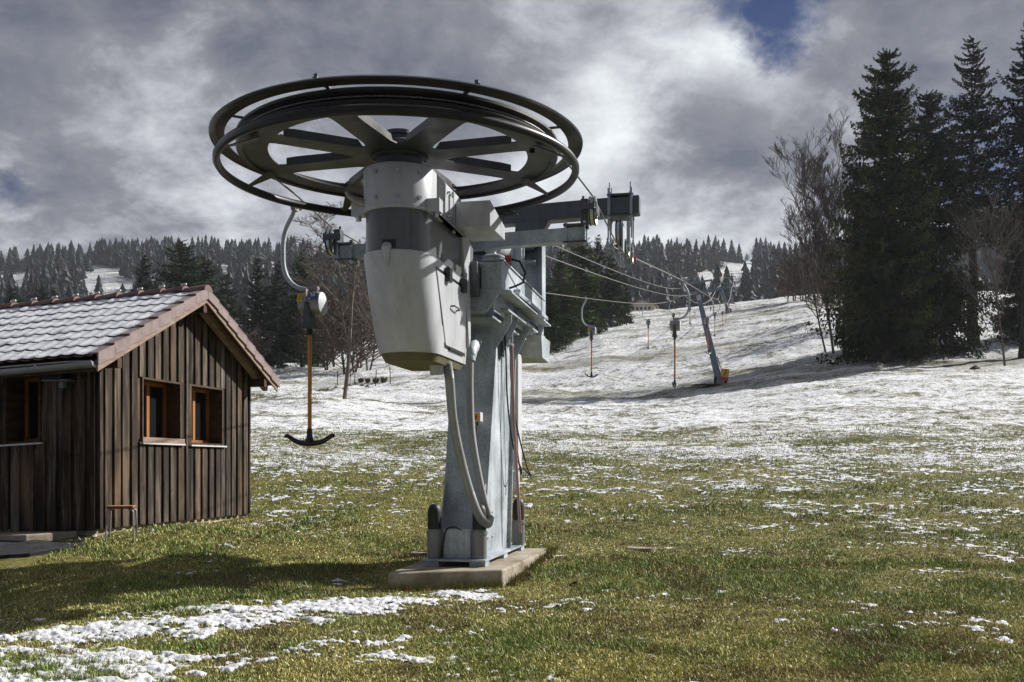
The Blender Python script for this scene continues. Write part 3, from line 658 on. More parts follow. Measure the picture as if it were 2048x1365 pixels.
for sx in (-1, 1): b.box(sx * .41 - .07, sx * .41 + .07, -.16, -.02, 4.215, 4.35); b.box(.36, .43, -.1, 1.1, 4.228, 4.262)
b.build('clamp_ring', GREY, mh, bevel=.004); b = MB()
def cbolt(*a):
    b = MB(); b.bolt(*a); b.build('bolt', BRIGHT, cl)
for sx in (-1, 1): cbolt((sx * .42, -.09, 4.17), (0, 0, 1), .03, .05)
for an in (-165, -112, -75, -40):
    for zz in (4.34, 4.60): cbolt((.375 * math.cos(R(an)), .375 * math.sin(R(an)), zz), (math.cos(R(an)), math.sin(R(an)), 0), .022, .018)
for (bb, zz) in ((.55, 4.60), (.55, 4.33), (.62, 4.59), (.95, 4.59), (.62, 4.35), (.95, 4.35)): cbolt((.377, bb, zz), (1, 0, 0), .013, .03)
b = MB(); b.lathe([(0, 0), (.045, 0), (.045, .02), (.02, .025), (.02, .04), (0, .04)], 14, Matrix.Translation((-.375, -.02, 4.60)) @ Matrix.Rotation(R(180), 4, 'Z') @ Matrix.Rotation(R(90), 4, 'Y'))
b.build('bolt', BRIGHT, cl)
b = MB(); b.box(.376, .392, .60, .96, 4.36, 4.58); b.build('inspection_plate', GREY, cl, bevel=.004)
b = MB(); b.box(.3765, .379, .18, .34, 4.40, 4.60); b.build('rating_label', WHITE, cl); b = MB()
for k in range(7): b.box(.3795, .380, .20, .32 - .02 * (k % 3), 4.57 - .024 * k - .006, 4.57 - .024 * k)
b.build('label_print', PINK, cl)
b = MB(); b.tube([(-.34, -.14, 4.34), (-.42, -.2, 4.36), (-.47, -.23, 4.40)], [.05, .042, .03], 12); b.tube([(-.47, -.23, 4.38), (-.5, -.25, 4.44)], .022, 8)
b.build('grease_pipe', ALU, cl, 40)
# lower cover, tapering and leaning back, with door
SEC = [(.355, 0.0, 3.80), (.372, 0.0, 3.795), (.372, .0, 3.76), (.362, .11, 3.40), (.348, .30, 2.96), (.338, .40, 2.80)]
b = MB(); loft(b, [(dshape(r, 1.52, off=o_), z) for r, o_, z in reversed(SEC)]); lc = b.build('lower_cover', GREY, st, 32)
b = MB(); loft(b, [(dshape(.29, 1.40, off=.44), 2.72), (dshape(.325, 1.50, off=.41), 2.798)]); b.build('cover_grille', paint('dull_yellow_grille', (.14, .125, .06), .7, .4), lc, 40)
def side(bb, z):                                           # outer skin of the cover's right flank
    t = (3.78 - z) / (3.78 - 2.80); return .372 - .034 * max(0, min(1, t))
def side_panel(m, pts, th):
    vs = [(side(p[0], p[1]) + .001, p[0], p[1]) for p in pts] + [(side(p[0], p[1]) + th, p[0], p[1]) for p in pts]; n = len(pts)
    m.add(vs, [tuple(range(n)), tuple(range(2 * n - 1, n - 1, -1))] + [(k, k + n, (k + 1) % n + n, (k + 1) % n) for k in range(n)])
b = MB(); side_panel(b, [(.10, 3.66), (1.42, 3.66), (1.42, 2.92), (.56, 2.92)], .014); door = b.build('service_door', GREY, lc, bevel=.004)
b = MB(); side_panel(b, [(.08, 3.70), (1.46, 3.70), (1.46, 2.885), (.53, 2.885)], .004); b.build('door_gap', BLACKG, lc)
b = MB()
for bb in (.50, 1.18): b = MB(); b.box(side(bb, 3.65) + .012, side(bb, 3.65) + .065, bb - .06, bb + .06, 3.60, 3.76); b.build('latch', BLACKG, lc, bevel=.008)
b = MB(); b.box(side(.9, 2.9) + .01, side(.9, 2.9) + .03, .70, 1.36, 2.885, 2.91); b.build('hinge_bar', BLACKG, lc, bevel=.008)
b = MB(); x = side(.9, 3.36) + .012; b.tube([(x, .70, 3.37), (x + .045, .71, 3.375), (x + .05, .78, 3.37), (x + .05, .88, 3.365), (x + .045, .94, 3.36), (x, .95, 3.355)], .010, 8); b.build('door_handle', GALVD, lc, 60)
b = MB(); b.tube([(-.02, -.352, 3.83), (-.02, -.395, 3.80), (-.02, -.378, 3.76), (-.02, -.36, 3.62)], [.05, .045, .035, .01], 12)
b.build('cable_spout', GREY, lc, 50)
b = MB(); b.box(-.07, .07, -.356, -.30, 3.815, 3.90); b.build('vent_slot', BLACKG, mh)
for bb in (.42, .95, 1.36): b = MB(); b.box(.345, .356, bb - .05, bb + .05, 3.82, 3.90); b.build('vent_slot', BLACKG, mh)
b = MB(); b.prism([(1.20, 4.28), (1.56, 4.28), (1.60, 3.12), (1.52, 3.0)], (-.33, .385), 'x'); b.build('rear_panel', GREY, mh, bevel=.006)
# junction box on the right flank
b = MB(); b.hexa([(.40, .80, 4.27), (.80, .80, 4.27), (.80, 1.62, 4.29), (.40, 1.62, 4.29)], [(.40, .80, 4.56), (.80, .80, 4.56), (.80, 1.62, 4.45), (.40, 1.62, 4.45)])
b.build('junction_box', GREY, st, bevel=.006); b = MB(); b.box(.378, .398, .74, .80, 4.20, 4.66); b.build('box_flange', GREY, mh)
b = MB(); b.cyl((.55, 1.5, 4.52), (.75, 1.5, 4.53), .03, 8); b.build('red_plug', RED, mh)
b = MB()
for k in range(5): b.tube([(.58 + .03 * k, 1.5, 4.52), (.66 + .05 * k, 1.4, 4.60 + .01 * (k % 2)), (.78 + .05 * k, 1.5, 4.55)], .010, 6)
b.build('cable_loop', BLACK, mh, 60)
# hoses from the housing to the column foot
b = MB(); b.tube([tuple(p) for p in [(.18, .8, 2.74), (.18, .82, 2.62)]], [.085, .075], 16); b.build('hose_socket', GREY, lc, 50)
def curve(P, n=14):
    P = [Vector(p) for p in P]; Q = [P[0] * 2 - P[1]] + P + [P[-1] * 2 - P[-2]]; o_ = []
    for i in range(1, len(Q) - 2):
        for k in range(n):
            t = k / n; a_, b_, c_, d_ = Q[i - 1], Q[i], Q[i + 1], Q[i + 2]
            o_.append(.5 * ((2 * b_) + (c_ - a_) * t + (2 * a_ - 5 * b_ + 4 * c_ - d_) * t * t + (3 * b_ - 3 * c_ + d_ - a_) * t ** 3))
    return o_ + [P[-1]]
nrm_b = VA
def hp(px, py, bb): v = hit(px, py, W(0, bb, 0), VA) - O; return (v.dot(UA), v.dot(VA), v.z)
pts = [hp(894, 725, .85), hp(899, 760, .95), hp(906, 840, 1.25), hp(922, 920, 1.55), hp(940, 985, 1.72), hp(955, 1025, 1.80), hp(966, 1043, 1.85), hp(976, 1048, 1.92), hp(980, 1035, 2.0)]
hs_ = curve(pts, 34); b = MB(); b.tube(hs_, [.052 + (.004 if k % 2 else -.002) for k in range(len(hs_))], 14); b.build('corrugated_hose', HOSE, st, 60)
pts = [hp(940, 715, 2.1), hp(940, 790, 2.08), hp(944, 870, 2.0), hp(955, 940, 1.98), hp(968, 1000, 2.0), hp(977, 1030, 2.02)]
b = MB(); b.tube(curve(pts, 12), .046, 14); b.build('smooth_hose', HOSE, st, 60)
b = MB(); b.tube(curve([hp(939, 722, 2.1), hp(940, 712, 2.12), hp(942, 697, 2.2), hp(949, 680, 2.55)], 6), [.075] * 6 + [.085] * 6 + [.10] * 7, 16); b.build('hose_elbow', GALV, st, 50)
# switch
v = hp(956, 835, 2.42); b = MB(); b.box(v[0] - .055, v[0] + .055, v[1] - .10, v[1] + .05, v[2] - .06, v[2] + .06); sw = b.build('switch_box', WHITEP, st, bevel=.008)
b = MB(); b.box(v[0] - .052, v[0] + .04, v[1] - .104, v[1] - .101, v[2] - .048, v[2] + .052); b.build('yellow_face', YEL, sw)
b = MB(); b.cyl((v[0] - .015, v[1] - .104, v[2] - .005), (v[0] - .015, v[1] - .13, v[2] - .005), .026, 16); b.box(v[0] - .05, v[0] + .03, v[1] - .15, v[1] - .13, v[2] - .014, v[2] + .008); b.build('red_dial', RED, sw)
b = MB(); b.tube([(v[0] - .01, v[1], v[2] - .06), (v[0] - .01, v[1], v[2] - .10)], .014, 8); b.tube([(v[0] - .01, v[1], v[2] - .10), (v[0] - .012, v[1] - .02, v[2] - .16), (v[0] - .004, v[1] - .03, v[2] - .20)], .009, 8); b.build('gland', BLACK, sw)
b = MB(); b.tube(curve([(AC + .06, 1.88, .80), (AC - .02, 1.86, .83), (AC - .12, 1.85, .80), (AC - .16, 1.85, .66), (AC - .19, 1.84, .45), (AC - .22, 1.8, .36)], 6), .012, 8); b.build('ground_cable', BLACK, st, 60)
# white cabinet behind the column, cables down the flank
b = MB(); b.box(AC + .10, AC + .37, 3.98, 4.26, 1.55, 3.2); b.box(AC + .12, AC + .35, 4.0, 4.2, 1.25, 1.50); cab = b.build('control_cabinet', WHITEP, st, bevel=.01)
b = MB(); b.box(AC + .33, AC + .35, 2.95, 3.1, 3.05, 3.25); b.build('blue_box', BLACKG, st, bevel=.004)
x = AC + .34
b = MB(); b.tube(curve([(x + .03, 2.98, 3.42), (x + .05, 3.0, 3.1), (x + .05, 3.1, 2.5), (x + .08, 3.3, 1.9), (x + .16, 3.5, 1.55), (x + .12, 3.7, 1.48), (x + .05, 3.8, 1.8)], 10), .011, 8)
b.tube(curve([(x + .06, 3.3, 3.35), (x + .06, 3.3, 2.8), (x + .09, 3.5, 2.2), (x + .20, 3.7, 1.6), (x + .26, 3.75, 1.45), (x + .14, 3.8, 1.55)], 10), .011, 8); b.build('hanging_cable', BLACK, st, 60)
b = MB(); b.box(x - .04, x + .10, 3.14, 3.32, 3.22, 3.25); b.cyl((x + .05, 3.2, 3.2), (x + .05, 3.2, 3.45), .02, 8); b.cyl((x + .08, 3.28, 3.1), (x + .08, 3.28, 3.48), .014, 8); b.build('pole_clamp', BRIGHT, st)
# bull wheel
WZ = 4.83; RO, RI, RH, NS, A0 = 1.60, 1.35, .36, 8, R(-95.5)
def window_loop(k):
    am = A0 + (k + .5) * 2 * math.pi / NS; hw = .125; P = []
    half = math.pi / NS; out_h = half - math.asin(hw / RI); r_in = hw / math.sin(half) + .07
    # corner points of the opening, then rounded
    n = 14
    arc = [(RI * math.cos(am + t), RI * math.sin(am + t)) for t in np.linspace(out_h, -out_h, n)]
    inner = (r_in * math.cos(am), r_in * math.sin(am))
    P = arc + [inner]
    def chaikin(Q, protect):
        Rr = []
        for i in range(len(Q)):
            p, q = Vector(Q[i]), Vector(Q[(i + 1) % len(Q)]); L_ = (q - p).length; d = min(.10, L_ * .3)
            Rr += [tuple(p + (q - p).normalized() * d), tuple(q - (q - p).normalized() * d)]
        return Rr
    for _ in range(2): P = chaikin(P, None)
    return P
bm = bmesh.new(); edges = []
def add_loop(P):
    vs = [bm.verts.new((p[0], p[1], 0)) for p in P]
    for i in range(len(vs)): edges.append(bm.edges.new((vs[i], vs[(i + 1) % len(vs)])))
add_loop([(RO * math.cos(t), RO * math.sin(t)) for t in np.linspace(0, 2 * math.pi, 129)[:-1]])
loops = [window_loop(k) for k in range(NS)]
for P in loops: add_loop(P)
bmesh.ops.triangle_fill(bm, use_beauty=True, edges=edges)
ret = bmesh.ops.extrude_face_region(bm, geom=list(bm.faces)); bmesh.ops.translate(bm, vec=(0, 0, .014), verts=[e for e in ret['geom'] if isinstance(e, bmesh.types.BMVert)])
bmesh.ops.recalc_face_normals(bm, faces=bm.faces)
me = bpy.data.meshes.new('bull_wheel'); bm.to_mesh(me); bm.free(); me.materials.append(WHEELM)
bw = obj('bull_wheel', me, st); bw.location = (0, 0, WZ)
b = MB()                                                   # upright flanges along each spoke
for k in range(NS):
    a = A0 + k * 2 * math.pi / NS; M1 = Matrix.Rotation(a, 4, 'Z')
    for sy in (-1, 1): b.prism([(.44, .0145), (1.27, .0145), (1.27, .085), (1.15, .092), (.5, .092)], (sy * .117 - .005, sy * .117 + .005), 'y', M1)
    b.bolt((1.42, 0, -.018), (0, 0, 1), .03, .02, ) if k % 2 == 0 else None
b.build('spoke_flange', WHEELM, bw, bevel=.002)
b = MB(); b.lathe([(1.60, -.012), (1.655, -.02), (1.668, .0), (1.668, .02), (1.625, .035), (1.615, .055), (1.625, .075), (1.668, .10), (1.668, .125), (1.655, .135), (1.60, .125)], 160, close=True); b.build('rope_rim', RING, bw, 50)
b = MB(); b.lathe([(0, -.14), (.22, -.14), (.235, -.03), (.30, -.02), (.30, -.002)], 40); b.lathe([(.20, .015), (.20, .15), (.14, .19), (.14, .22), (.165, .225), (.165, .265), (0, .275)], 32)
for k in range(8):
    t = k * math.pi / 4 + .3; b.bolt((.27 * math.cos(t), .27 * math.sin(t), -.030), (0, 0, 1), .014, .01)
b.build('hub', GALVD, bw, 35)
b = MB(); b.lathe([(1.843, -.192), (1.818, -.165), (1.818, -.130), (1.843, -.105), (1.874, -.108), (1.892, -.135), (1.892, -.162), (1.874, -.189)], 160, close=True); b.build('guard_ring', RING, bw, 60)
b = MB(); b.lathe([(1.775, .105), (1.78, .122), (1.84, .148), (1.90, .142), (1.93, .118), (1.925, .098), (1.90, .118), (1.84, .126)], 160, close=True); b.build('guard_ring', RING, bw, 60)
for k in range(NS):
    a = A0 + k * 2 * math.pi / NS; M1 = Matrix.Rotation(a, 4, 'Z'); b = MB()
    b.prism([(1.50, -.09), (1.50, .09), (1.84, .022), (1.84, -.022)], (-.012, -.002), 'z', M1 @ Matrix.Translation((1.46, 0, -.005)) @ Matrix.Rotation(R(21), 4, 'Y') @ Matrix.Translation((-1.46, 0, 0)))
    b.build('ring_bracket', WHEELM, bw); b = MB()
    b.box(1.60, 1.87, -.022, .022, .155, .167, M1); b.box(1.60, 1.612, -.022, .022, .12, .155, M1); b.bolt(M1 @ Vector((1.845, 0, .167)), (0, 0, 1), .02, .03)
    b.build('ring_strut', GALVD, bw)
# leaning red pole
p0 = hit(1024, 650, W(.55, 0, 0), UA); p1 = hit(1038, 1062, W(.85, 0, 0), UA)
b = MB(); b.tube([W(.555, 3.25, 3.25) , W(.58, 3.27, 2.2), W(.635, 3.45, .72)], .022, 10); b.tube([W(.635, 3.45, .72), W(.637, 3.455, .66)], .019, 8)
tag(b.build('marker_pole', PINK, None, 60), 'long faded red pole hanging beside the column from a clamp', 'pole')

# ------------------------------------------------------------------ ropes
RL = [(36.8, 1172, 597), (64, 1290, 608), (86, 1342, 603), (104, 1366, 590)]
RR = [(27.4, 1367, 563), (51, 1420, 594), (77, 1436, 598), (104, 1440, 584)]
def far_side(side_, Y):                                     # rope positions between tower one, two and three
    xs = {-1: (1366, 1436, 1444), 1: (1440, 1464, 1468)}[side_]; zs = (588, 574, 552)
    Ys = (104, 210, 290); px = np.interp(Y, Ys, [x for x in xs])
    th = [(x - 1024) / F * y for x, y in zip(xs, Ys)]; Xw = np.interp(Y, Ys, th); Zw = np.interp(Y, Ys, [CZ + (HOR - z) / F * y for z, y in zip(zs, Ys)])
    f = (Y - 104) / 106 if Y < 210 else (Y - 210) / 80; Zw -= 2.2 * 4 * f * (1 - f) if Y < 210 else 1.2 * 4 * f * (1 - f)
    return Vector((Xw, Y, Zw))
RW = WZ + .055
left_path = [W(-1.63 + 0, 0, RW), W(-1.665, 1.2, RW - .05), W(-1.72, 2.45, 4.57 + .185), W(-1.72, 4.4, 4.80), W(-1.68, 6, 4.84)] + [ray(px, py, Y) for Y, px, py in RL]
right_path = [W(1.63, 0, RW), W(1.76, 2.42, 4.80 + .185), W(1.88, 4.3, 4.80), W(1.93, 4.9, 4.78)] + [ray(px, py, Y) for Y, px, py in RR]
arc = [W(1.63 * math.cos(t), 1.63 * math.sin(t), RW) for t in np.linspace(0, -math.pi, 60)]
lp = left_path[:4] + curve(left_path[3:], 8)[1:]; rp = right_path[:3] + curve(right_path[2:], 8)[1:]
lp += [far_side(-1, y) for y in (125, 150, 175, 210, 230, 260, 290)]; rp += [far_side(1, y) for y in (125, 150, 175, 210, 230, 260, 290)]
allp = list(reversed(rp)) + arc[1:-1] + lp
b = MB(); b.tube(allp, [max(.011, .00028 * p.y) for p in allp], 8)
tag(b.build('haul_rope', ROPE, None, 60), 'steel haul rope looping round the bull wheel and running up to the towers', 'rope')
for nm, pa, pb_, sag, lab in (('signal_cable', W(.71, 4.8, 5.0), ray(1366, 576, 103), .35, 'topmost thin cable from the station frame up to the nearest tower'),
                         ('signal_cable', W(.71, 4.8, 4.78), ray(1392, 585, 103), .5, 'middle thin cable sagging from the station frame to the nearest tower')):
    P = [pa.lerp(pb_, t) - Vector((0, 0, sag * 4 * t * (1 - t))) for t in np.linspace(0, 1, 26)]
    b = MB(); b.tube(P, [max(.009, .00024 * p.y) for p in P], 6); tag(b.build(nm, ROPE, None, 60), lab, 'cable', 'thin cables above the haul rope')

# ------------------------------------------------------------------ tow bars
def text_mesh(txt, size, mat, M1):
    cu = bpy.data.curves.new('t', 'FONT'); cu.body = txt; cu.size = size; cu.align_x = 'CENTER'; cu.align_y = 'CENTER'; cu.extrude = .0008; cu.resolution_u = 4
    o = bpy.data.objects.new('t', cu); C.objects.link(o); bpy.context.view_layer.update()
    me = bpy.data.meshes.new_from_object(o.evaluated_get(bpy.context.evaluated_depsgraph_get())); bpy.data.objects.remove(o); bpy.data.curves.remove(cu)
    me.transform(M1); me.materials.clear(); me.materials.append(mat); return me
def make_tow(s):
    t = empty('tow_bar')
    b = MB(); b.cyl((0, -.14, .0), (0, .16, .0), .028, 10); b.box(-.03, .03, -.05, .05, -.07, .02); b.cyl((-.05, 0, -.02), (.05, 0, -.02), .025, 8); b.cyl((0, -.16, .01), (0, -.2, .0), .018, 8); b.build('rope_grip', ALU, t, 50)
    P = [(s * x, 0, z) for x, z in ((-.0, -.04), (-.03, -.12), (-.11, -.27), (-.150, -.42), (-.155, -.60), (-.145, -.75), (-.10, -.88), (-.02, -.97), (.08, -1.02), (.19, -1.035))]
    b = MB(); b.tube(curve(P, 5), .028, 10); b.build('hanger_arm', GALV, t, 50)
    Mr_ = Matrix.Translation((s * .225, 0, -1.215)) @ Matrix.Rotation(R(90), 4, 'Y')
    b = MB(); b.lathe([(0, -.155), (.10, -.15), (.135, -.13), (.145, -.10), (.150, -.02), (.150, .02), (.146, .10), (.142, .128)], 36, Mr_); rl = b.build('reel_drum', ALU, t, 35)
    b = MB(); b.lathe([(.138, .128), (.138, .136), (.12, .142), (0, .145)], 36, Mr_); b.build('end_cover', steel('end_cover_zinc', (.45, .47, .5), (.62, .64, .66), .5, .4), rl, 35)
    b = MB()
    for dx in (-.06, .04): b.tube([(s * .16 + dx * 0, -.02, -1.02), (s * .225 + dx, -.11, -1.12)], .010, 6); b.tube([(s * .26, .02, -1.02), (s * .225 + dx + .02, .10, -1.12)], .010, 6); b.tube([(s * .19, .02, -1.02), (s * .225 + dx + .06, -.10, -1.13)], .010, 6)
    b.box(s * .225 - .06, s * .225 + .08, -.035, .035, -1.045, -1.005); b.box(s * .225 - .035, s * .225 - .015, -.157, -.09, -1.33, -1.05); b.build('reel_bracket', ALU, rl, bevel=.003)
    b = MB(); x = s * .225 - .01; b.hexa([(x - .062, -.15, -1.515), (x + .062, -.15, -1.515), (x + .062, .03, -1.515), (x - .062, .03, -1.515)], [(x - .030, -.172, -1.25), (x + .030, -.172, -1.25), (x + .030, -.02, -1.25), (x - .030, -.02, -1.25)])
    b.box(x - .078, x + .078, -.165, .045, -1.53, -1.515); b.lathe([(.036, -.02), (.036, .02), (0, .04)], 14, Matrix.Translation((x, -.15, -1.24)) @ Matrix.Rotation(R(90), 4, 'X')); b.build('rope_spout', GALVD, t, bevel=.012, seg=3)
    hs2 = empty; x2 = x
    b = MB(); b.tube([(x2, -.06, -1.53), (x2, -.06, -1.60)], .036, 12); b.build('rubber_sleeve', BLACK, t)
    b = MB(); b.tube([(x2, -.06, -1.59), (x2 + .003, -.06, -2.1), (x2, -.06, -2.76)], .0245, 12); b.build('bar_pole', ORANGE, t, 50)
    b = MB(); K = curve([(-.315, -.085), (-.285, -.075), (-.22, -.115), (-.12, -.158), (0, -.168), (.12, -.158), (.22, -.115), (.285, -.075), (.315, -.085)], 5)if False else None
    pts2 = [Vector(p) for p in ((-.318, 0, -.075), (-.295, 0, -.052), (-.25, 0, -.078), (-.16, 0, -.128), (-.07, 0, -.145), (0, 0, -.148), (.07, 0, -.145), (.16, 0, -.128), (.25, 0, -.078), (.295, 0, -.052), (.318, 0, -.075))]
    cc = curve(pts2, 4); n_ = len(cc); b.tube(cc, [.016 + .020 * (1 - abs(2 * i / (n_ - 1) - 1)) ** .6 for i in range(n_)], 12)
    b.tube([(0, 0, .03), (0, 0, -.06), (0, 0, -.10), (0, 0, -.14)], [.032, .036, .048, .062], 12)
    ho = b.build('handle_bar', BLACKG, t, 70, loc=(x2, -.06, -2.76)); return t
TOWS = []
def place_tow(proto, pos, yaw, hyaw, label, swing=0.0, first=False):
    t = proto if first else copy_tree(proto)
    t.location = pos; t.rotation_euler = (0, swing, yaw)
    for ch in t.children:
        if ch.name.startswith('handle_bar'): ch.rotation_euler = (0, 0, hyaw)
    tag(t, label, 'tow bar', 'tow bars hanging from the haul rope'); return t
tl = make_tow(1); trt = make_tow(-1)
g28 = ray(590, 411, 12.15)
t28 = place_tow(tl, g28, YAW, R(0), 'nearest tow bar with number 28 on its reel, hanging left of the motor housing', first=True)
def num_sign(t, txt):
    rl = [c for c in t.children if c.name.startswith('reel_drum')][0]
    an = R(52)                                             # sits on the drum's upper front
    for (dx, w, mat, nm) in ((.055, .105, BLUE, 'number_plate'), (-.105, .065, YEL, 'warning_plate')):
        b = MB(); seg = 8; vs = []; fs = []
        a0, a1 = (R(12), R(54)) if nm == 'number_plate' else (R(5), R(52))
        for i in range(seg + 1):
            a = a0 + (a1 - a0) * i / seg
            for xx in (dx - w / 2, dx + w / 2): vs.append((.225 + xx, -.1525 * math.cos(a), -1.215 + .1525 * math.sin(a)))
        for i in range(seg): fs.append((2 * i, 2 * i + 1, 2 * i + 3, 2 * i + 2))
        b.add(vs, fs); b.build(nm, mat, rl)
    a = R(34); M1 = Matrix.Translation((.225 + .055, -.156 * math.cos(a), -1.215 + .156 * math.sin(a))) @ Matrix.Rotation(R(90) - a, 4, 'X')
    obj('number', text_mesh(txt, .064, WHITE, M1), rl)
    a = R(17); M1 = Matrix.Translation((.225 + .055, -.155 * math.cos(a), -1.215 + .155 * math.sin(a))) @ Matrix.Rotation(R(90) - a, 4, 'X')
    b = MB(); b.box(-.045, -.025, -.007, .007, 0, .001, M1); b.box(-.02, .042, -.001, .002, 0, .001, M1); b.build('small_print', WHITE, rl)
    b = MB()
    for k in range(4):
        a = R(15 + 9 * k); M1 = Matrix.Translation((.225 - .105 + .004 * (k % 2), -.1545 * math.cos(a), -1.215 + .1545 * math.sin(a))) @ Matrix.Rotation(R(90) - a, 4, 'X') @ Matrix.Rotation(R(25), 4, 'Z'); b.box(-.018, .018, -.003, .003, 0, .001, M1)
    b.build('warning_mark', BLACKG, rl)
tl2 = copy_tree(tl)
num_sign(t28, '28')
yw = -math.atan(.222)
t27 = place_tow(tl2, ray(1172, 597, 36.8), yw, R(50), 'tow bar with blue number 27, before the spruces right of the column', first=True); num_sign(t27, '27')
place_tow(tl2, ray(1290, 608, 64), yw, R(75), 'tow bar hanging below the chalet, third from the station on the left rope')
place_tow(tl2, ray(1342, 603, 86), yw, R(60), 'small tow bar partly behind the largest one left of the nearest tower')
place_tow(trt, ray(1367, 563, 27.4), yw, R(82), 'large tow bar with grey reel hanging just left of the nearest tower', first=True)
place_tow(trt, ray(1420, 594, 51), yw, R(60), 'tow bar swinging askew across the pole of the nearest tower', swing=R(-3))
place_tow(trt, ray(1436, 598, 77), yw, R(80), 'tow bar seen just right of the nearest tower pole')
for k, (sd_, Y, lab) in enumerate(((1, 128, 'small tow bar between the first and second towers, nearest there'), (1, 153, 'small tow bar closer to the second tower on the right rope'), (-1, 112, 'small distant tow bar behind the nearest tower, on the left rope'), (-1, 140, 'tiny tow bar on the left rope below the second tower arm'), (-1, 168, 'tiny tow bar on the left rope just short of the second tower'), (1, 182, 'tiny tow bar hanging beside the second tower pole'))):
    place_tow(tl2 if sd_ < 0 else trt, far_side(sd_, Y), yw, R(80), lab)

# ------------------------------------------------------------------ towers
def tower(base, top, hw, sc, label, sign=True):
    base = Vector(base); top = Vector(top); t = empty('lift_tower', base, 0); tp = top - base; ax = Matrix.Rotation(yw, 4, 'Z')
    ux = Vector((math.cos(yw), math.sin(yw), 0)); vy = Vector((-math.sin(yw), math.cos(yw), 0))
    b = MB(); wb, wt = .34 * sc, .20 * sc
    def ring(c, w): return [c - ux * w - vy * w, c + ux * w - vy * w, c + ux * w + vy * w, c - ux * w + vy * w]
    b.hexa(ring(Vector((0, 0, -.3)), wb), ring(tp, wt)); b.build('pole', GALVB, t, bevel=.03)
    b = MB()
    for sx in (-1, 1):
        q0 = Vector((0, 0, .3)) + ux * sx * (wb + .06); q1 = tp * .30 + ux * sx * (wb * .86 + .02)
        b.hexa([q0 - ux * .05 - vy * .3, q0 + ux * .05 - vy * .3, q0 + ux * .05 + vy * .3, q0 - ux * .05 + vy * .3], [q1 - ux * .04 - vy * .2, q1 + ux * .04 - vy * .2, q1 + ux * .04 + vy * .2, q1 - ux * .04 + vy * .2])
    b.build('red_padding', RED, t)
    for sx in (-1, 1):
        c = MB(); p = ux * sx * (wb + .12) - vy * .2; c.lathe([(.16, 0), (.16, .5), (.13, .75), (0, .85)], 12, Matrix.Translation(p)); c.build('anchor_cap', BLACK, t, 40)
    b = MB(); c0 = tp + Vector((0, 0, .1)); L0 = c0 - ux * hw + Vector((0, 0, -.22)); R0 = c0 + ux * hw + Vector((0, 0, .28))
    def beam(p, q, w, h):
        b.hexa([p - vy * w + Vector((0, 0, -h)), q - vy * w + Vector((0, 0, -h)), q + vy * w + Vector((0, 0, -h)), p + vy * w + Vector((0, 0, -h))], [p - vy * w + Vector((0, 0, h)), q - vy * w + Vector((0, 0, h)), q + vy * w + Vector((0, 0, h)), p + vy * w + Vector((0, 0, h))])
    beam(L0, R0, .13, .13); up = Vector((0, 0, .95 * sc)); m0 = L0.lerp(R0, .16); m1 = L0.lerp(R0, .80)
    beam(m0 + up - ux * .3, m1 + up + ux * .2, .08, .09); b.tube([m0, m0 + up - ux * .25], .09, 6); b.tube([m1, m1 + up + ux * .12], .09, 6); b.build('cross_arm', GALVB, t)
    for e in (L0, R0):
        s_ = MB(); s_.box(-.05, .05, -.9, .9, -.34, -.24, Matrix.Translation(e) @ ax)
        for k in (-.75, -.25, .25, .75): s_.lathe([(.17, -.05), (.19, 0), (.17, .05)], 14, Matrix.Translation(e) @ ax @ Matrix.Translation((0, k, -.38)) @ Matrix.Rotation(R(90), 4, 'Y'))
        s_.cyl(e, e + Vector((0, 0, -.3)), .06, 8); s_.build('sheave_train', GALVD, t, 40)
    if sign:
        b = MB(); p = tp * .95 - vy * (wt + .06); b.box(-.22, .22, -.01, .01, -.26, .26, Matrix.Translation(p) @ ax); b.build('number_board', WHITEP, t)
    tag(t, label, 'lift tower', 'drag lift towers up the slope'); return t
GALVB = steel('tower_galvanised', (0.16, 0.19, 0.225), (0.28, 0.32, 0.37), 0.5, 0.4)
T1b = ray(1441, 774, 102); T1b.z = gz(T1b.x, T1b.y) ; T1t = ray(1396, 588, 104)
tw1 = tower(T1b, T1t, 2.1, 1.15, 'nearest lift tower, a leaning grey pole with a yellow and red sign at its foot')
T2b = ray(1457, 642, 208); T2b.z = gz(T2b.x, T2b.y); tower(T2b, ray(1443, 578, 210), 1.9, 1.0, 'second lift tower up the slope, with red padding at its foot', False)
T3b = ray(1466, 598, 289); T3b.z = gz(T3b.x, T3b.y) - .5; tower(T3b, ray(1458, 556, 290), 1.8, 1.0, 'farthest lift tower, its cross arms against the snowy clearing', False)
sc_ = ray(1450, 750, 101.5); b = MB()
Ms = Matrix.Translation(sc_) @ Matrix.Rotation(R(8), 4, 'Y') @ Matrix.Rotation(R(-10), 4, 'Z')
b.box(-.38, .38, 0, .03, -.22, .62, Ms); sg = b.build('warning_sign', YEL, None); b = MB(); b.box(-.38, .38, -.012, -.002, -.62, -.22, Ms); b.box(-.04, .10, -.012, -.002, .18, .52, Ms); b.box(-.10, .04, -.012, -.002, -.12, .2, Ms); b.build('red_field', RED, sg)
b = MB(); b.tube([Ms @ Vector((0, .06, .5)), Ms @ Vector((0, .06, -1.3))], .04, 6); b.build('post', GALVB, sg)
tag(sg, 'yellow and red warning sign tilted at the foot of the nearest tower', 'sign')
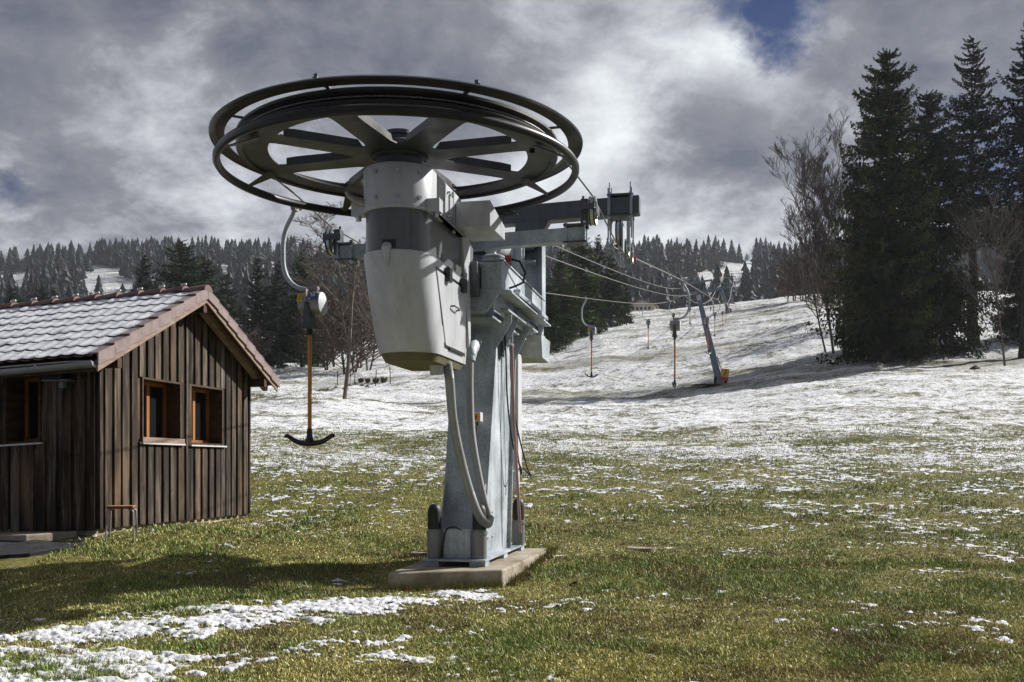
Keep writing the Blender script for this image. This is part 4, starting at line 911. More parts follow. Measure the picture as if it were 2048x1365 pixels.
def mound(name, c, rx, ry, h, mat, label, cat, seed=0, lump=.3, group=None):
    b = MB(); n, m = 18, 7; vs = [(c[0], c[1], c[2] + h)]
    for j in range(1, m + 1):
        for i in range(n):
            a = 2 * math.pi * i / n; q = j / m; k = 1 + lump * (float(vnoise(np.array([i * .7 + seed]), np.array([j * .9 + seed * 3]), 3)[0]) - .5) * 2
            vs.append((c[0] + rx * q * k * math.cos(a), c[1] + ry * q * k * math.sin(a), c[2] + h * (math.cos(q * 1.57)) * (1 + lump * (rnd.random() - .5)) - .03 * q))
    fs = [(0, 1 + i, 1 + (i + 1) % n) for i in range(n)]
    for j in range(1, m):
        for i in range(n): a = 1 + (j - 1) * n + i; a2 = 1 + (j - 1) * n + (i + 1) % n; fs.append((a, a + n, a2 + n, a2))
    b.add(vs, fs); return tag(b.build(name, mat, None, 60), label, cat, group)
mound('earth_mound', (T1b.x - .8, T1b.y - .6, T1b.z - .12), 3.2, .8, .12, EARTH, 'flat brown earth ring at the foot of the nearest tower', 'earth', 3)

# ------------------------------------------------------------------ hut
HC = Vector((-5.84, 14.0, .64)); HX = Vector((.9778, -.2095, 0)); HY = Vector((.2095, .9778, 0)); HYAW = math.atan2(-.2095, .9778)
hut = empty('wooden_hut', HC, HYAW); tag(hut, 'brown board and batten hut with snow dusted tiled roof', 'hut')
def hx(px, py, x):                                         # photo point on the gable-parallel plane at local x -> (y, z) local
    v = hit(px, py, HC + HX * x, HX) - HC; return v.dot(HY), v.z
def hy(px, py, y): v = hit(px, py, HC + HY * y, HY) - HC; return v.dot(HX), v.z
GW = hx(497, 1035, 0)[0]; OV = .38
yl, zl = hx(196, 712, OV); ya, za = hx(414, 574, OV); yr, zr = hx(556, 778, OV)
SH = .05                                                   # the long side falls slightly to the left
def sh(p): return (p[0], p[1], p[2] + SH * min(p[0], 0))
YM = ya; RZ = za - .06; sl = ((RZ - (zl + .06)) / (ya - yl) + (RZ - (zr + .08)) / (yr - ya)) / 2
def roof_z(y): return RZ - sl * abs(y - YM)               # top of the roof deck
XL = -9.0
wt_z = lambda y: roof_z(y) - .16
wins = []                                                  # gable windows (y0,y1,z0,z1)
for (pa_, pb2) in (((279, 753), (357, 886)), ((376, 766), (441, 890))):
    a_, b_ = hx(*pa_, 0), hx(*pb2, 0); wins.append((a_[0], b_[0], hx(pb2[0], pb2[1] + 1, 0)[1], (hx(pa_[0], pa_[1], 0)[1] + hx(pb2[0], pa_[1] + 14, 0)[1]) / 2))
def tinted(m, o, tints):                                    # per-board wood tone: real difference between boards
    me = o.data; a = me.color_attributes.new('tint', 'FLOAT_COLOR', 'POINT')
    a.data.foreach_set('color', np.concatenate([np.array(t, np.float32) for t in tints]))
def board_wall(length, holes, top, plane, x0, parent, name, zlow=.0, pitch=.215, seed=1):
    """boards with battens; plane(u, out, z) -> local point; holes in (u0,u1,z0,z1)"""
    r = random.Random(seed); b = MB(); tints = []
    def piece(u0, u1, z0, z1, o0, o1):
        t0, t1 = top(u0), top(u1); za_, zb2 = min(z1, t0), min(z1, t1)
        if za_ - z0 < .03 and zb2 - z0 < .03: return 0
        za_ = max(za_, z0 + .01); zb2 = max(zb2, z0 + .01)
        P = [plane(u0, o0, z0), plane(u1, o0, z0), plane(u1, o1, z0), plane(u0, o1, z0), plane(u0, o0, za_), plane(u1, o0, zb2), plane(u1, o1, zb2), plane(u0, o1, za_)]
        b.add(P, [(3, 2, 1, 0), (4, 5, 6, 7), (0, 1, 5, 4), (1, 2, 6, 5), (2, 3, 7, 6), (3, 0, 4, 7)]); return 1
    def column_(u0, u1, o0, o1, k):
        zs = [(zlow + r.uniform(-.012, .012), 9.0)]
        for h in holes:
            if u0 < h[1] - .01 and u1 > h[0] + .01:
                nz = []
                for (a_, c_) in zs: nz += [(a_, h[2]), (h[3], c_)]
                zs = nz
        cnt = sum(piece(u0, u1, a_, c_, o0, o1) for a_, c_ in zs if c_ - a_ > .02)
        g = r.uniform(.8, 1.2); warm = r.uniform(-.08, .10); tints.extend([(g * (1 + warm), g, g * (1 - warm), 1)] * (8 * cnt))
    cuts = sorted(set([0.0, length] + [c for h in holes for c in (h[0], h[1])])); u = 0; k = 0; ub_ = []
    while u < length - .02:
        w = pitch * r.uniform(.85, 1.12); e = min(u + w, length)
        for c in cuts:
            if u + .02 < c < e - .0: e = c if c - u > .06 else e
        column_(u, e - .001, 0, .022, 0); ub_.append(u); u = e
    for u in ub_: column_(max(u - .070, 0.0) + .001, min(u + .070, length), .0225, .052, 1)
    column_(length - .045, length - .002, .0225, .046, 1)
    o = b.build(name, WOOD, parent); 
    if len(o.data.vertices) * 1 == len(tints): tinted(None, o, [np.array(tints, np.float32).ravel()])
    else: tinted(None, o, [np.ones(len(o.data.vertices) * 4, np.float32)])
    return o
gw_ = board_wall(GW, wins, wt_z, lambda u, o, z: (o, u, z), 0, hut, 'gable_wall', .06, seed=3)
lw0, lw1 = hy(13, 888, 0), hy(85, 884, 0)
lwin = (-lw1[0], -lw0[0], lw1[1] + .0 + SH * 0 , 2.0); w2 = (-hy(0, 800, 0)[0] + .1, 9.0)
lwin = (lwin[0], lwin[1], lwin[2] - SH * lw1[0], lwin[2] - SH * lw1[0] + 1.0)
lwin2 = (lwin[1] + .42, lwin[1] + 1.3, lwin[2], lwin[3])
front = board_wall(9.0, [lwin, lwin2], lambda u: roof_z(0) - .16, lambda u, o, z: (-u, -o, z - SH * u), 0, hut, 'front_wall', .04, seed=5)
back = board_wall(9.0, [], lambda u: roof_z(GW) - .16, lambda u, o, z: (-u, GW + o, z - SH * u), 0, hut, 'back_wall', .04, pitch=.25, seed=8)
b = MB(); b.prism([(0, .05), (GW, .05), (GW, wt_z(GW)), (YM, wt_z(YM)), (0, wt_z(0))], (XL, XL + .04), 'x'); b.v = [sh(p) for p in b.v]
b.build('far_gable', RAFTER, hut)
b = MB(); b.hexa([sh((XL, .02, -.4)), sh((-.02, .02, -.4)), sh((-.02, GW - .02, -.4)), sh((XL, GW - .02, -.4))], [sh((XL, .02, .07)), sh((-.02, .02, .07)), sh((-.02, GW - .02, .07)), sh((XL, GW - .02, .07))]); b.build('plinth', CONC, hut)
b = MB(); b.hexa([sh((XL + .05, .03, .08)), sh((-.03, .03, .08)), sh((-.03, GW - .03, .08)), sh((XL + .05, GW - .03, .08))], [sh((XL + .05, .03, .10)), sh((-.03, .03, .10)), sh((-.03, GW - .03, .10)), sh((XL + .05, GW - .03, .10))]); b.build('floor', DARKIN, hut)
# windows in deep reveals: casement set back, hinged at the left
def window(parent_plane, u0, u1, z0, z1, shl=0.0, glass_right=True):
    P = parent_plane; dep = -.20 if glass_right else -.34
    def bx(mb, ua, ub, o0, o1, za_, zb2):
        mb.add([P(ua, o0, za_), P(ub, o0, za_), P(ub, o1, za_), P(ua, o1, za_), P(ua, o0, zb2), P(ub, o0, zb2), P(ub, o1, zb2), P(ua, o1, zb2)], [(3, 2, 1, 0), (4, 5, 6, 7), (0, 1, 5, 4), (1, 2, 6, 5), (2, 3, 7, 6), (3, 0, 4, 7)])
    m = MB(); t = .03
    bx(m, u0 - .001, u0 + t, dep, .05, z0, z1); bx(m, u1 - t, u1 + .001, dep, .05, z0, z1); bx(m, u0 + t + .001, u1 - t - .001, dep, .05, z1 - t, z1); bx(m, u0 + t + .001, u1 - t - .001, dep, .04, z0, z0 + .02)
    r = m.build('window', RAFTER, hut); m = MB(); f = .055; a_, c_ = u0 + t + .002, u1 - t - .002; lo, hi = z0 + .022, z1 - t - .002
    um = (a_ + c_) / 2
    for (s0, s1) in ((a_, a_ + f), (um - f * .7, um + f * .7), (c_ - f, c_)): bx(m, s0, s1, dep - .06, dep + .0, lo, hi)
    for (s0, s1) in ((a_ + f, um - f * .7), (um + f * .7, c_ - f)): bx(m, s0 + .0005, s1 - .0005, dep - .06, dep, lo, lo + f); bx(m, s0 + .0005, s1 - .0005, dep - .06, dep, hi - f, hi)
    m.build('casement', WINWOOD, r)
    m = MB(); bx(m, a_ + f, um - f * .7, dep - .036, dep - .03, lo + f, hi - f); bx(m, um + f * .7, c_ - f, dep - .036, dep - .03, lo + f, hi - f); m.build('pane', GLASS, r)
    m = MB(); bx(m, u0 - .05, u1 + .05, -.03, .10, z0 - .035, z0 - .012); m.build('sill', WHITEP, r); return r
gp = lambda u, o, z: (o, u, z)
w1 = window(gp, *wins[0]); window(gp, *wins[1])
b = MB(); w_ = wins[0]; b.box(.05, .075, w_[0] - .02, w_[1] + .07, w_[2] - .008, w_[2] + .07); bb_ = b.build('sill_board', BARGE, w1)
window(lambda u, o, z: (-u, -o, z - SH * u), *lwin, 0, False); window(lambda u, o, z: (-u, -o, z - SH * u), *lwin2, 0, False)
# roof deck, rafters, tiles
def roofbox(mb, x0, x1, s0, s1, t0, t1, side_):             # s: distance down slope from ridge (horizontal), t: height offset
    def P(x, s, t): y = YM + side_ * s; return sh((x, y, RZ - sl * s + t))
    mb.add([P(x0, s0, t0), P(x1, s0, t0), P(x1, s1, t0), P(x0, s1, t0), P(x0, s0, t1), P(x1, s0, t1), P(x1, s1, t1), P(x0, s1, t1)], [(3, 2, 1, 0), (4, 5, 6, 7), (0, 1, 5, 4), (1, 2, 6, 5), (2, 3, 7, 6), (3, 0, 4, 7)])
SL_ = ya - yl; SR_ = yr - ya
rf_ = MB()
for sd_, ln in ((-1, SL_), (1, SR_)): roofbox(rf_, XL - .3, OV - .03, .01, ln - .04, -.10, -.055, sd_)
roof = rf_.build('roof', RAFTER, hut)
b = MB()
for sd_, ln in ((-1, SL_), (1, SR_)):
    roofbox(b, OV - .028, OV, .0, ln, -.20, -.045, sd_); roofbox(b, OV - .26, OV - .16, .05, ln - .1, -.24, -.102, sd_)
b.build('barge_board', BARGE, roof)
b = MB()
for k in range(11): 
    for sd_, ln in ((-1, SL_), (1, SR_)): roofbox(b, -.9 - k * .8, -.8 - k * .8, .05, ln - .08, -.22, -.101, sd_)
for yy in (0.02, YM, GW - .02): b.box(-.1, OV - .03, yy - .05, yy + .05, roof_z(yy) - .36, roof_z(yy) - .22)
roofbox(b, XL - .3, OV - .03, SL_ - .035, SL_ - .01, -.20, -.06, -1)
b.build('rafter', RAFTER, roof)
NC = 8
def tile_surf(x, s, ln):                                   # height above deck
    cl_ = ln / NC; f = (s / cl_) % 1.0; wave = .5 + .5 * np.cos(2 * math.pi * x / .205 + .4 * np.sin(2 * math.pi * x / .205))
    return -.030 + .026 * f + .020 * wave
def tiles(sd_, ln, nm, snow):
    cl_ = ln / NC; xs = np.arange(XL - .3, OV - .10, .0256); ss = []
    for c in range(NC): ss += [c * cl_ + cl_ * q for q in (.001, .2, .4, .6, .8, .93, .999)]
    ss = np.array(ss); Xg, Sg = np.meshgrid(xs, ss); Hh = tile_surf(Xg, np.minimum(Sg, ln - 1e-4), ln)
    idx = (np.floor(Sg / cl_ + 1e-6) % 2) * 0
    Zg = RZ - sl * Sg + Hh + SH * np.minimum(Xg, 0); Yg = YM + sd_ * Sg
    obj(nm, np_mesh(nm, np.stack([Xg, Yg, Zg], -1).reshape(-1, 3), grid_faces(*Xg.shape).ravel(), 4, TILE, smooth=False), roof)
    if snow:
        ss2 = np.concatenate([c * cl_ + cl_ * np.linspace(.0, .999, 12) for c in range(NC)]); Xg, Sg = np.meshgrid(xs[::1], ss2)
        f = (Sg / cl_) % 1.0; base_ = tile_surf(Xg, Sg, ln); wave = .5 + .5 * np.cos(2 * math.pi * Xg / .205)
        nn = fbm(Xg / .35, Sg / .2, 4, 61); th_ = .026 * (nn - .22) * 1.6 - .006 * wave ** 2 - .030 * np.clip(f - .86, 0, 1) / .14 + .022 + .008 * (f < .15)
        lim = np.where((f > .93), -.05, 0); th_ = th_ + lim
        Zg = RZ - sl * Sg + base_ + np.maximum(th_, -.004) + SH * np.minimum(Xg, 0) + .0005; Yg = YM + sd_ * Sg
        ok = th_ > -.002; k = ok[:-1, :-1] & ok[1:, 1:] & ok[1:, :-1] & ok[:-1, 1:]
        q = grid_faces(*Xg.shape, keep=k); us, inv = np.unique(q.ravel(), return_inverse=True)
        obj('roof_snow', np_mesh('roof_snow', np.stack([Xg, Yg, Zg], -1).reshape(-1, 3)[us], inv, 4, SNOW, smooth=True), roof)
tiles(-1, SL_, 'roof_tiles', True); tiles(1, SR_, 'roof_tiles', False)
for sd_, ln in ((-1, SL_), (1, SR_)):
    b = MB(); cl_ = ln / NC
    for c in range(NC):
        s0, s1 = c * cl_ + .002, (c + 1) * cl_ + .03
        def P(x, s, t): return (x, YM + sd_ * s, RZ - sl * s + t)
        lo0, lo1 = .012, .045
        for (xa, xb, ta, tb) in ((OV + .002, OV + .028, -.15, None), (OV - .13, OV + .028, None, 0)):
            if tb is None: vs = [P(xa, s0, ta + .01), P(xb, s0, ta + .01), P(xb, s1, ta + .045), P(xa, s1, ta + .045), P(xa, s0, lo0), P(xb, s0, lo0), P(xb, s1, lo1), P(xa, s1, lo1)]
            else: vs = [P(xa, s0, lo0 + .001), P(xb, s0, lo0 + .001), P(xb, s1, lo1 + .001), P(xa, s1, lo1 + .001), P(xa, s0, lo0 + .022), P(xb, s0, lo0 + .022), P(xb, s1, lo1 + .022), P(xa, s1, lo1 + .022)]
            b.add(vs, [(3, 2, 1, 0), (4, 5, 6, 7), (0, 1, 5, 4), (1, 2, 6, 5), (2, 3, 7, 6), (3, 0, 4, 7)])
    b.build('verge_tiles', VERGE, roof, bevel=.006)
b = MB(); n = 24
for k in range(n):                                          # ridge caps, each a flaring half round
    x1 = OV + .03 - k * .40; x0 = x1 - .42; vs = []; fs = []; m = 9
    for (x, r, dz) in ((x1, .115, .02), (x1 - .05, .12, .022), (x0, .095, .0)):
        for i in range(m): a = math.pi * i / (m - 1); vs.append(sh((x, YM + r * 1.1 * math.cos(a), RZ + .0 + dz + r * .85 * math.sin(a) - .03)))
    for j in range(2):
        for i in range(m - 1): fs.append((j * m + i, j * m + i + 1, (j + 1) * m + i + 1, (j + 1) * m + i))
    fs.append(tuple(range(m))); b.add(vs, fs)
b.build('ridge_caps', TILE, roof, 50)
for k in range(1, n):
    x1 = OV - .02 - k * .40; b = MB(); b.tube([sh((x1, YM - .05, RZ + .085)), sh((x1 - .04, YM, RZ + .115)), sh((x1 + .05, YM, RZ + .12))], .016, 6)
    b.build('snow_tuft', SNOW, roof, 60)
# gutter
b = MB(); gy, gzz = YM - SL_ - .04, roof_z(YM - SL_) - .075; m = 11; vs = []; fs = []
for x in (XL - .3, OV - .02):
    for r in (.075, .069):
        for i in range(m): a = math.pi + math.pi * i / (m - 1); vs.append(sh((x, gy + r * math.cos(a), gzz + r * math.sin(a)))[:2] + (gzz + r * math.sin(a) + SH * min(x, 0) * 1.25,))
for i in range(m - 1): fs += [(i, i + 1, 2 * m + i + 1, 2 * m + i), (m + i, m + i + 1, 3 * m + i + 1, 3 * m + i), (2 * m + i, 2 * m + i + 1, 3 * m + i + 1, 3 * m + i)]
fs += [(0, m, 3 * m, 2 * m), (m - 1, 2 * m - 1, 4 * m - 1, 3 * m - 1), tuple(2 * m + i for i in range(m))]
b.add(vs, fs); b.tube([sh((XL - .3, gy - .078, gzz + .0)), (0, gy - .078, gzz), (OV - .02, gy - .078, gzz)], .01, 6)
GUT = steel('zinc_gutter', (0.30, 0.31, 0.32), (0.46, 0.47, 0.48), 0.4, 0.4, False)
gt = b.build('gutter', GUT, roof, 40); b = MB()
for k in range(12):
    x = -.5 - k * .75; b.tube([(x, gy + .08 * math.cos(math.pi + t), gzz + .08 * math.sin(math.pi + t) + SH * x * 1.25) for t in np.linspace(0, math.pi, 9)], .010, 6)
b.build('gutter_bracket', GUT, gt, 60)
x_, z_ = hy(120, 742, -.05); b = MB(); b.box(x_ - .16, x_ + .16, -.24, -.05, z_ - .12, z_ + .08); lmp = b.build('loudspeaker_box', BLACKG, hut, bevel=.01)
b = MB(); b.box(x_ - .17, x_ + .24, -.22, -.05, z_ - .16, z_ - .135); b.box(x_ + .06, x_ + .13, -.16, -.08, z_ - .25, z_ - .162); b.build('shelf', GREY2, lmp)
y_, z_ = hx(308, 655, .1); b = MB(); b.box(.05, .22, y_ - .09, y_ + .02, z_ - .03, z_ + .03); b.cyl((.12, y_ + .02, z_), (.12, y_ + .14, z_ - .01), .035, 12); b.build('gable_lamp', WHITEP, hut, bevel=.006)

# ------------------------------------------------------------------ small things round the hut
sp_ = Vector((-5.47, 13.95, 0)); sp_.z = gz(sp_.x, sp_.y)
topz = 1.6 - (1012 - 930) / F * 13.95; stl = empty('stool', (sp_.x, sp_.y, sp_.z), R(12)); hh_ = topz - sp_.z
b = MB(); b.box(-.175, .175, -.15, .15, hh_ - .038, hh_ - .008); stt = b.build('seat', paint('red_stool_seat', (.22, .04, .03), .6, .4), stl, bevel=.012)
b = MB(); b.box(-.168, .168, -.143, .143, hh_ - .0075, hh_ + .002); b.build('worn_top', plain_wood('worn_ply', (.25, .13, .06), (.45, .28, .14)), stt)
for sx in (-1, 1):
    for sy in (-1, 1):
        b = MB(); b.tube(curve([(sx * .11, sy * .10, hh_ - .05), (sx * .155, sy * .125, hh_ - .06), (sx * .17, sy * .135, hh_ - .11), (sx * .185, sy * .15, -.02)], 5), .0115, 8); b.build('leg', ALU, stl, 60)
tag(stl, 'small worn red stool with thin metal legs by the hut corner', 'stool')
b = MB(); c = on_ground(90, 1074, 8, 14.5); zc = c.z; 
def hp2(lx, ly, z): v = HC + HX * lx + HY * ly; return (v.x, v.y, z)
b.hexa([hp2(-5, -.95, .3), hp2(-.55, -.75, .3), hp2(-.25, -.08, .3), hp2(-5, -.08, .3)], [hp2(-5, -.95, .53), hp2(-.55, -.75, .66), hp2(-.25, -.08, .67), hp2(-5, -.08, .54)])
tag(b.build('door_slab', CONC, None, bevel=.015), 'pale concrete step slab along the hut front wall', 'slab')
P = [(-60, 1122), (60, 1114), (120, 1104), (178, 1093), (150, 1092), (60, 1086), (-60, 1084)]
P3 = [on_ground(px, py, 8, 14) for px, py in P]; b = MB(); n = len(P3)
for q in P3: q.z = gz(q.x, q.y) + .045
b.add([tuple(q) for q in P3] + [(q.x, q.y, q.z - .10) for q in P3], [tuple(range(n)), tuple(range(2 * n - 1, n - 1, -1))] + [(i, i + n, (i + 1) % n + n, (i + 1) % n) for i in range(n)])
tag(b.build('rubber_mat', ASPH, None), 'worn dark mat lying on the grass before the hut slab', 'mat')
def rock(px, py, w, label, mat=STONE, group=None, h=None, yr=(8, 320), nm='stone'):
    g = on_ground(px, py, *yr); r = w / F * g.y / 2; return mound(nm, (g.x, g.y, g.z - .1 * r), r, r * .8, (h or .8) * r, mat, label, nm if nm != 'stone' else 'stone', px, .35, group)
for px, py, w, lb_ in ((156, 1080, 18, 'brown stone at the end of the hut slab, leftmost of three'), (170, 1079, 13, 'grey stone in the middle of three by the slab end'), (186, 1079, 14, 'brownish stone nearest the hut corner by the slab end')): rock(px, py, w, lb_, group='stones at the slab end', yr=(8, 15))
rock(190, 1073, 14, 'white stone lying behind the three stones near the hut corner', WHITEP, yr=(8, 15)); rock(304, 1062, 16, 'small snowy white stone in the grass below the gable windows', WHITEP, yr=(8, 16))
rock(1150, 1172, 42, 'dark molehill in the grass right of the concrete pad', EARTH, h=.5, nm='molehill', yr=(6, 20)); rock(1800, 1112, 46, 'brown clod with melting snow at right', EARTH, h=.25, nm='clod', yr=(6, 20))
for px, py, w, lb_ in ((1282, 1100, 60, 'pale round manhole lid in the grass right of the pad'), (842, 1110, 42, 'concrete lid half hidden in grass left of the column foot')):
    g = on_ground(px, py, 6, 20); r = w / F * g.y / 2; b = MB(); b.lathe([(r, -.05), (r, .025), (r * .93, .03), (r * .9, .018), (0, .018)], 28, Matrix.Translation((g.x, g.y, g.z + .01))); tag(b.build('manhole_lid', CONC, None, 40), lb_, 'manhole lid')

# ------------------------------------------------------------------ trees
def spruce_mesh(seed, H, Rm, nb, nt, base=.06, droop=.35, sparse=0.0, col=(.030, .042, .016), shape=.85):
    r = np.random.default_rng(seed); z = base * H + (H * .985 - base * H) * np.sort(r.random(nb)) ** .92
    f = 1 - z / H; L = Rm * (np.clip(f, 0, 1) ** shape) * (.42 + .72 * r.random(nb) ** .8) + .03 * Rm
    L *= 1 - .25 * smooth(.18 - z / H, 0, .18); L *= np.where(r.random(nb) < .1 + sparse, .5, 1)
    az = r.random(nb) * 6.283 + np.arange(nb) * 2.4; L *= 1 + .20 * np.sin(az + seed) + .20 * np.sin(2.7 * az + z * 1.1)
    k = np.arange(nt)[None, :]; t = np.sqrt((k + r.random((nb, nt))) / nt); t = np.clip(t, .10, 1)
    el = (-droop + (droop + .12) * smooth(z / H, .30, 1.0) + (r.random(nb) - .5) * .50)[:, None]     # limbs hang low down, rise near the top
    dr = -el
    rad = L[:, None] * t; bz = z[:, None] + L[:, None] * (el * t + .30 * t ** 3 + .16 * (r.random((nb, nt)) - .5))
    ca, sa = np.cos(az + 0)[:, None] * np.ones((1, nt)), np.sin(az)[:, None] * np.ones((1, nt))
    # twigs: sideways and hanging slivers
    sz = (.22 + .30 * r.random((nb, nt)) ** 1.5) * np.clip(L[:, None] * .36, .22, 1.15) * (1.2 - .55 * t); sdv = np.where(r.random((nb, nt)) < .5, -1, 1)
    hang = r.random((nb, nt)); lat = sz * (1.1 - .7 * hang); dz = -sz * (-.25 + 1.75 * hang * (.55 + .45 * (1 - z / H))[:, None]) ; fw = sz * .55 * r.random((nb, nt))
    px = ca * rad; py = sa * rad
    tx = px - sa * sdv * lat + ca * fw; ty = py + ca * sdv * lat + sa * fw; tz = bz + dz
    w = sz * .22 + .035
    ax = ca * w; ay = sa * w
    j = (r.random((nb, nt)) - .5) * .55 * sz
    A = np.stack([px - ax, py - ay, bz + j], -1); B = np.stack([px + ax, py + ay, bz + w * .4 + j], -1); Cc = np.stack([tx, ty, tz], -1)
    V = np.stack([A, B, Cc], 2).reshape(-1, 3); n = nb * nt
    cv = np.array(col)[None, :] * (.55 + .9 * r.random(n))[:, None]; q = np.repeat(r.random(nb), nt)[:, None]; cv = cv * (.45 + 1.3 * q ** 1.5); cv[:, 0] *= 1 + .5 * (r.random(n) - .4)
    c3 = np.repeat(np.concatenate([cv, np.ones((n, 1))], 1), 3, 0)
    # thin limbs
    lb = []; 
    A0_ = np.stack([np.zeros(nb), np.zeros(nb), z], -1); te = .8; ez = z + L * (el[:, 0] * te + .30 * te ** 3)
    E_ = np.stack([np.cos(az) * L * te, np.sin(az) * L * te, ez], -1); up_ = np.array([0, 0, .012 * Rm + .02])
    V2 = np.stack([A0_ - up_, A0_ + up_, E_], 1).reshape(-1, 3); c2 = np.tile([.03, .024, .018, 1], (len(V2), 1))
    V = np.concatenate([V, V2]); c3 = np.concatenate([c3, c2]); m = len(V)
    return np_mesh('crown', V, np.arange(m), 3, NEEDLE, c3)
def trunk_mesh(H, r0, seed=0, mat=None, top=.9):
    rr = random.Random(seed); b = MB(); n = 9; P = []; x = y = 0
    for i in range(n): P.append((x, y, H * top * i / (n - 1) - .5 * (i == 0))); x += rr.uniform(-.01, .01) * H * .5; y += rr.uniform(-.01, .01) * H * .5
    b.tube(P, [r0 * (1.35 if i == 0 else 1) * (1 - .93 * i / (n - 1)) + .01 for i in range(n)], 8); return b.mesh('trunk', mat or BARK, 60)
def tree(name, pos, crown, trunk, label, group, sc=(1, 1, 1), rz=0.0, cat='tree'):
    t = empty(name, pos, rz); t.scale = sc; obj('crown', crown, t); obj('trunk', trunk, t); tag(t, label, cat, group); return t
def bare_mesh(seed, H, spread=.5, levels=5, r0=.16, low=.25, mat=BARKG, multi=1, lean=0.0, twig=1.0, upward=.5, wig=.16):
    rr = random.Random(seed); segs = []
    def grow(p, d, L, r, lv):
        n = 4 if lv > 1 else 3; pts = [p.copy()]; q = p.copy(); dd = d.copy()
        for i in range(n):
            dd = (dd + Vector((rr.uniform(-1, 1), rr.uniform(-1, 1), rr.uniform(-.6, 1) * upward)) * wig).normalized(); q = q + dd * L / n; pts.append(q.copy())
        segs.append((pts, [r * (1 - .6 * i / n) for i in range(n + 1)], 5 if lv > 3 else 3))
        if lv <= 0: return
        kids = (10 if lv == levels else 5) if lv > 1 else int(4 * twig)
        for k in range(kids):
            f = low + (1 - low) * (k + rr.random()) / kids if lv == levels else .2 + .8 * (k + rr.random()) / kids
            i = min(int(f * n), n - 1); bp = pts[i].lerp(pts[i + 1], f * n - i); a = rr.uniform(0, 6.283)
            side_v = Vector((math.cos(a), math.sin(a), 0)); nd = (dd * (1 - spread) + side_v * spread + Vector((0, 0, .22 * upward))).normalized()
            grow(bp, nd, L * rr.uniform(.42, .68) * (1.15 - .45 * f), r * .52 * (1.1 - .4 * f), lv - 1)
    for m in range(multi):
        a = rr.uniform(0, 6.28); off = Vector((math.cos(a), math.sin(a), 0)) * (.25 * m)
        grow(off + Vector((0, 0, -.2)), Vector((lean + rr.uniform(-.1, .1) * multi, rr.uniform(-.1, .1) * multi, 1)).normalized(), H * rr.uniform(.7, .82), r0 * rr.uniform(.7, 1), levels)
    return segs
def bare_tree(name, pos, segs, mat, label, group, rz=0, sc=1.0, minr=.012):
    T = MB(); K = MB()
    for i, (pts, rs, n) in enumerate(segs): (T if n == 5 else K).tube(pts, [max(x, minr) for x in rs], n, cap=False)
    t = empty(name, pos, rz); t.scale = (sc,) * 3; obj('trunk', T.mesh('trunk', mat, 60), t); obj('branches', K.mesh('branches', mat), t); tag(t, label, 'tree', group); return t

# right-hand group, close and tall
def at_base(px, Y): X = (px - 1024) / F * Y; return Vector((X, Y, gz(X, Y)))
def hgt(px, ytop, Y): return CZ + (HOR - ytop) / F * Y - at_base(px, Y).z
big = [spruce_mesh(101, 27.5, 5.6, 760, 86, .03, .42, 0, (.050, .060, .020), .50), spruce_mesh(102, 29, 5.4, 300, 74, .34, .34, .12, (.024, .030, .015), .62), spruce_mesh(103, 24, 5.2, 620, 80, .03, .40, 0, (.038, .046, .018), .52)]
btr = [trunk_mesh(27, .42, 1), trunk_mesh(29, .50, 2), trunk_mesh(24, .36, 3)]
def put_big(i, px, ytop, Y, base_h, label, rz=0, w=1.0, nm='spruce', grp='tall spruces on the right'):
    Y = Y * 1.2; s = hgt(px, ytop, Y) / base_h; return tree(nm, at_base(px, Y), big[i], btr[i], label, grp, (s * w, s * w, s), rz)
put_big(0, 1775, 98, 88, 27.5, 'tallest dense spruce at the meadow edge, its lowest boughs sweeping the snow', .4, .98)
put_big(2, 1852, 180, 93, 24, 'spruce close behind the tallest one, showing its top to the right', 1.3, .95)
put_big(1, 1948, 68, 97, 29, 'slender dark spruce with long bare straight trunk and see through crown', 2.2, .98)
put_big(1, 2052, 45, 90, 29, 'spruce at the right picture edge, only its left boughs in view', 4.0, 1.05)
put_big(2, 2040, 430, 99, 24, 'lower dense spruce under the trees at the right edge', 3.0, 1.05)
put_big(2, 1905, 540, 112, 24, 'low dark young spruce between the two tall trunks', 5.0, 1.0)
put_big(0, 1722, 400, 97, 27.5, 'shorter spruce behind the bare trees left of the tallest one', 5.0, .85)
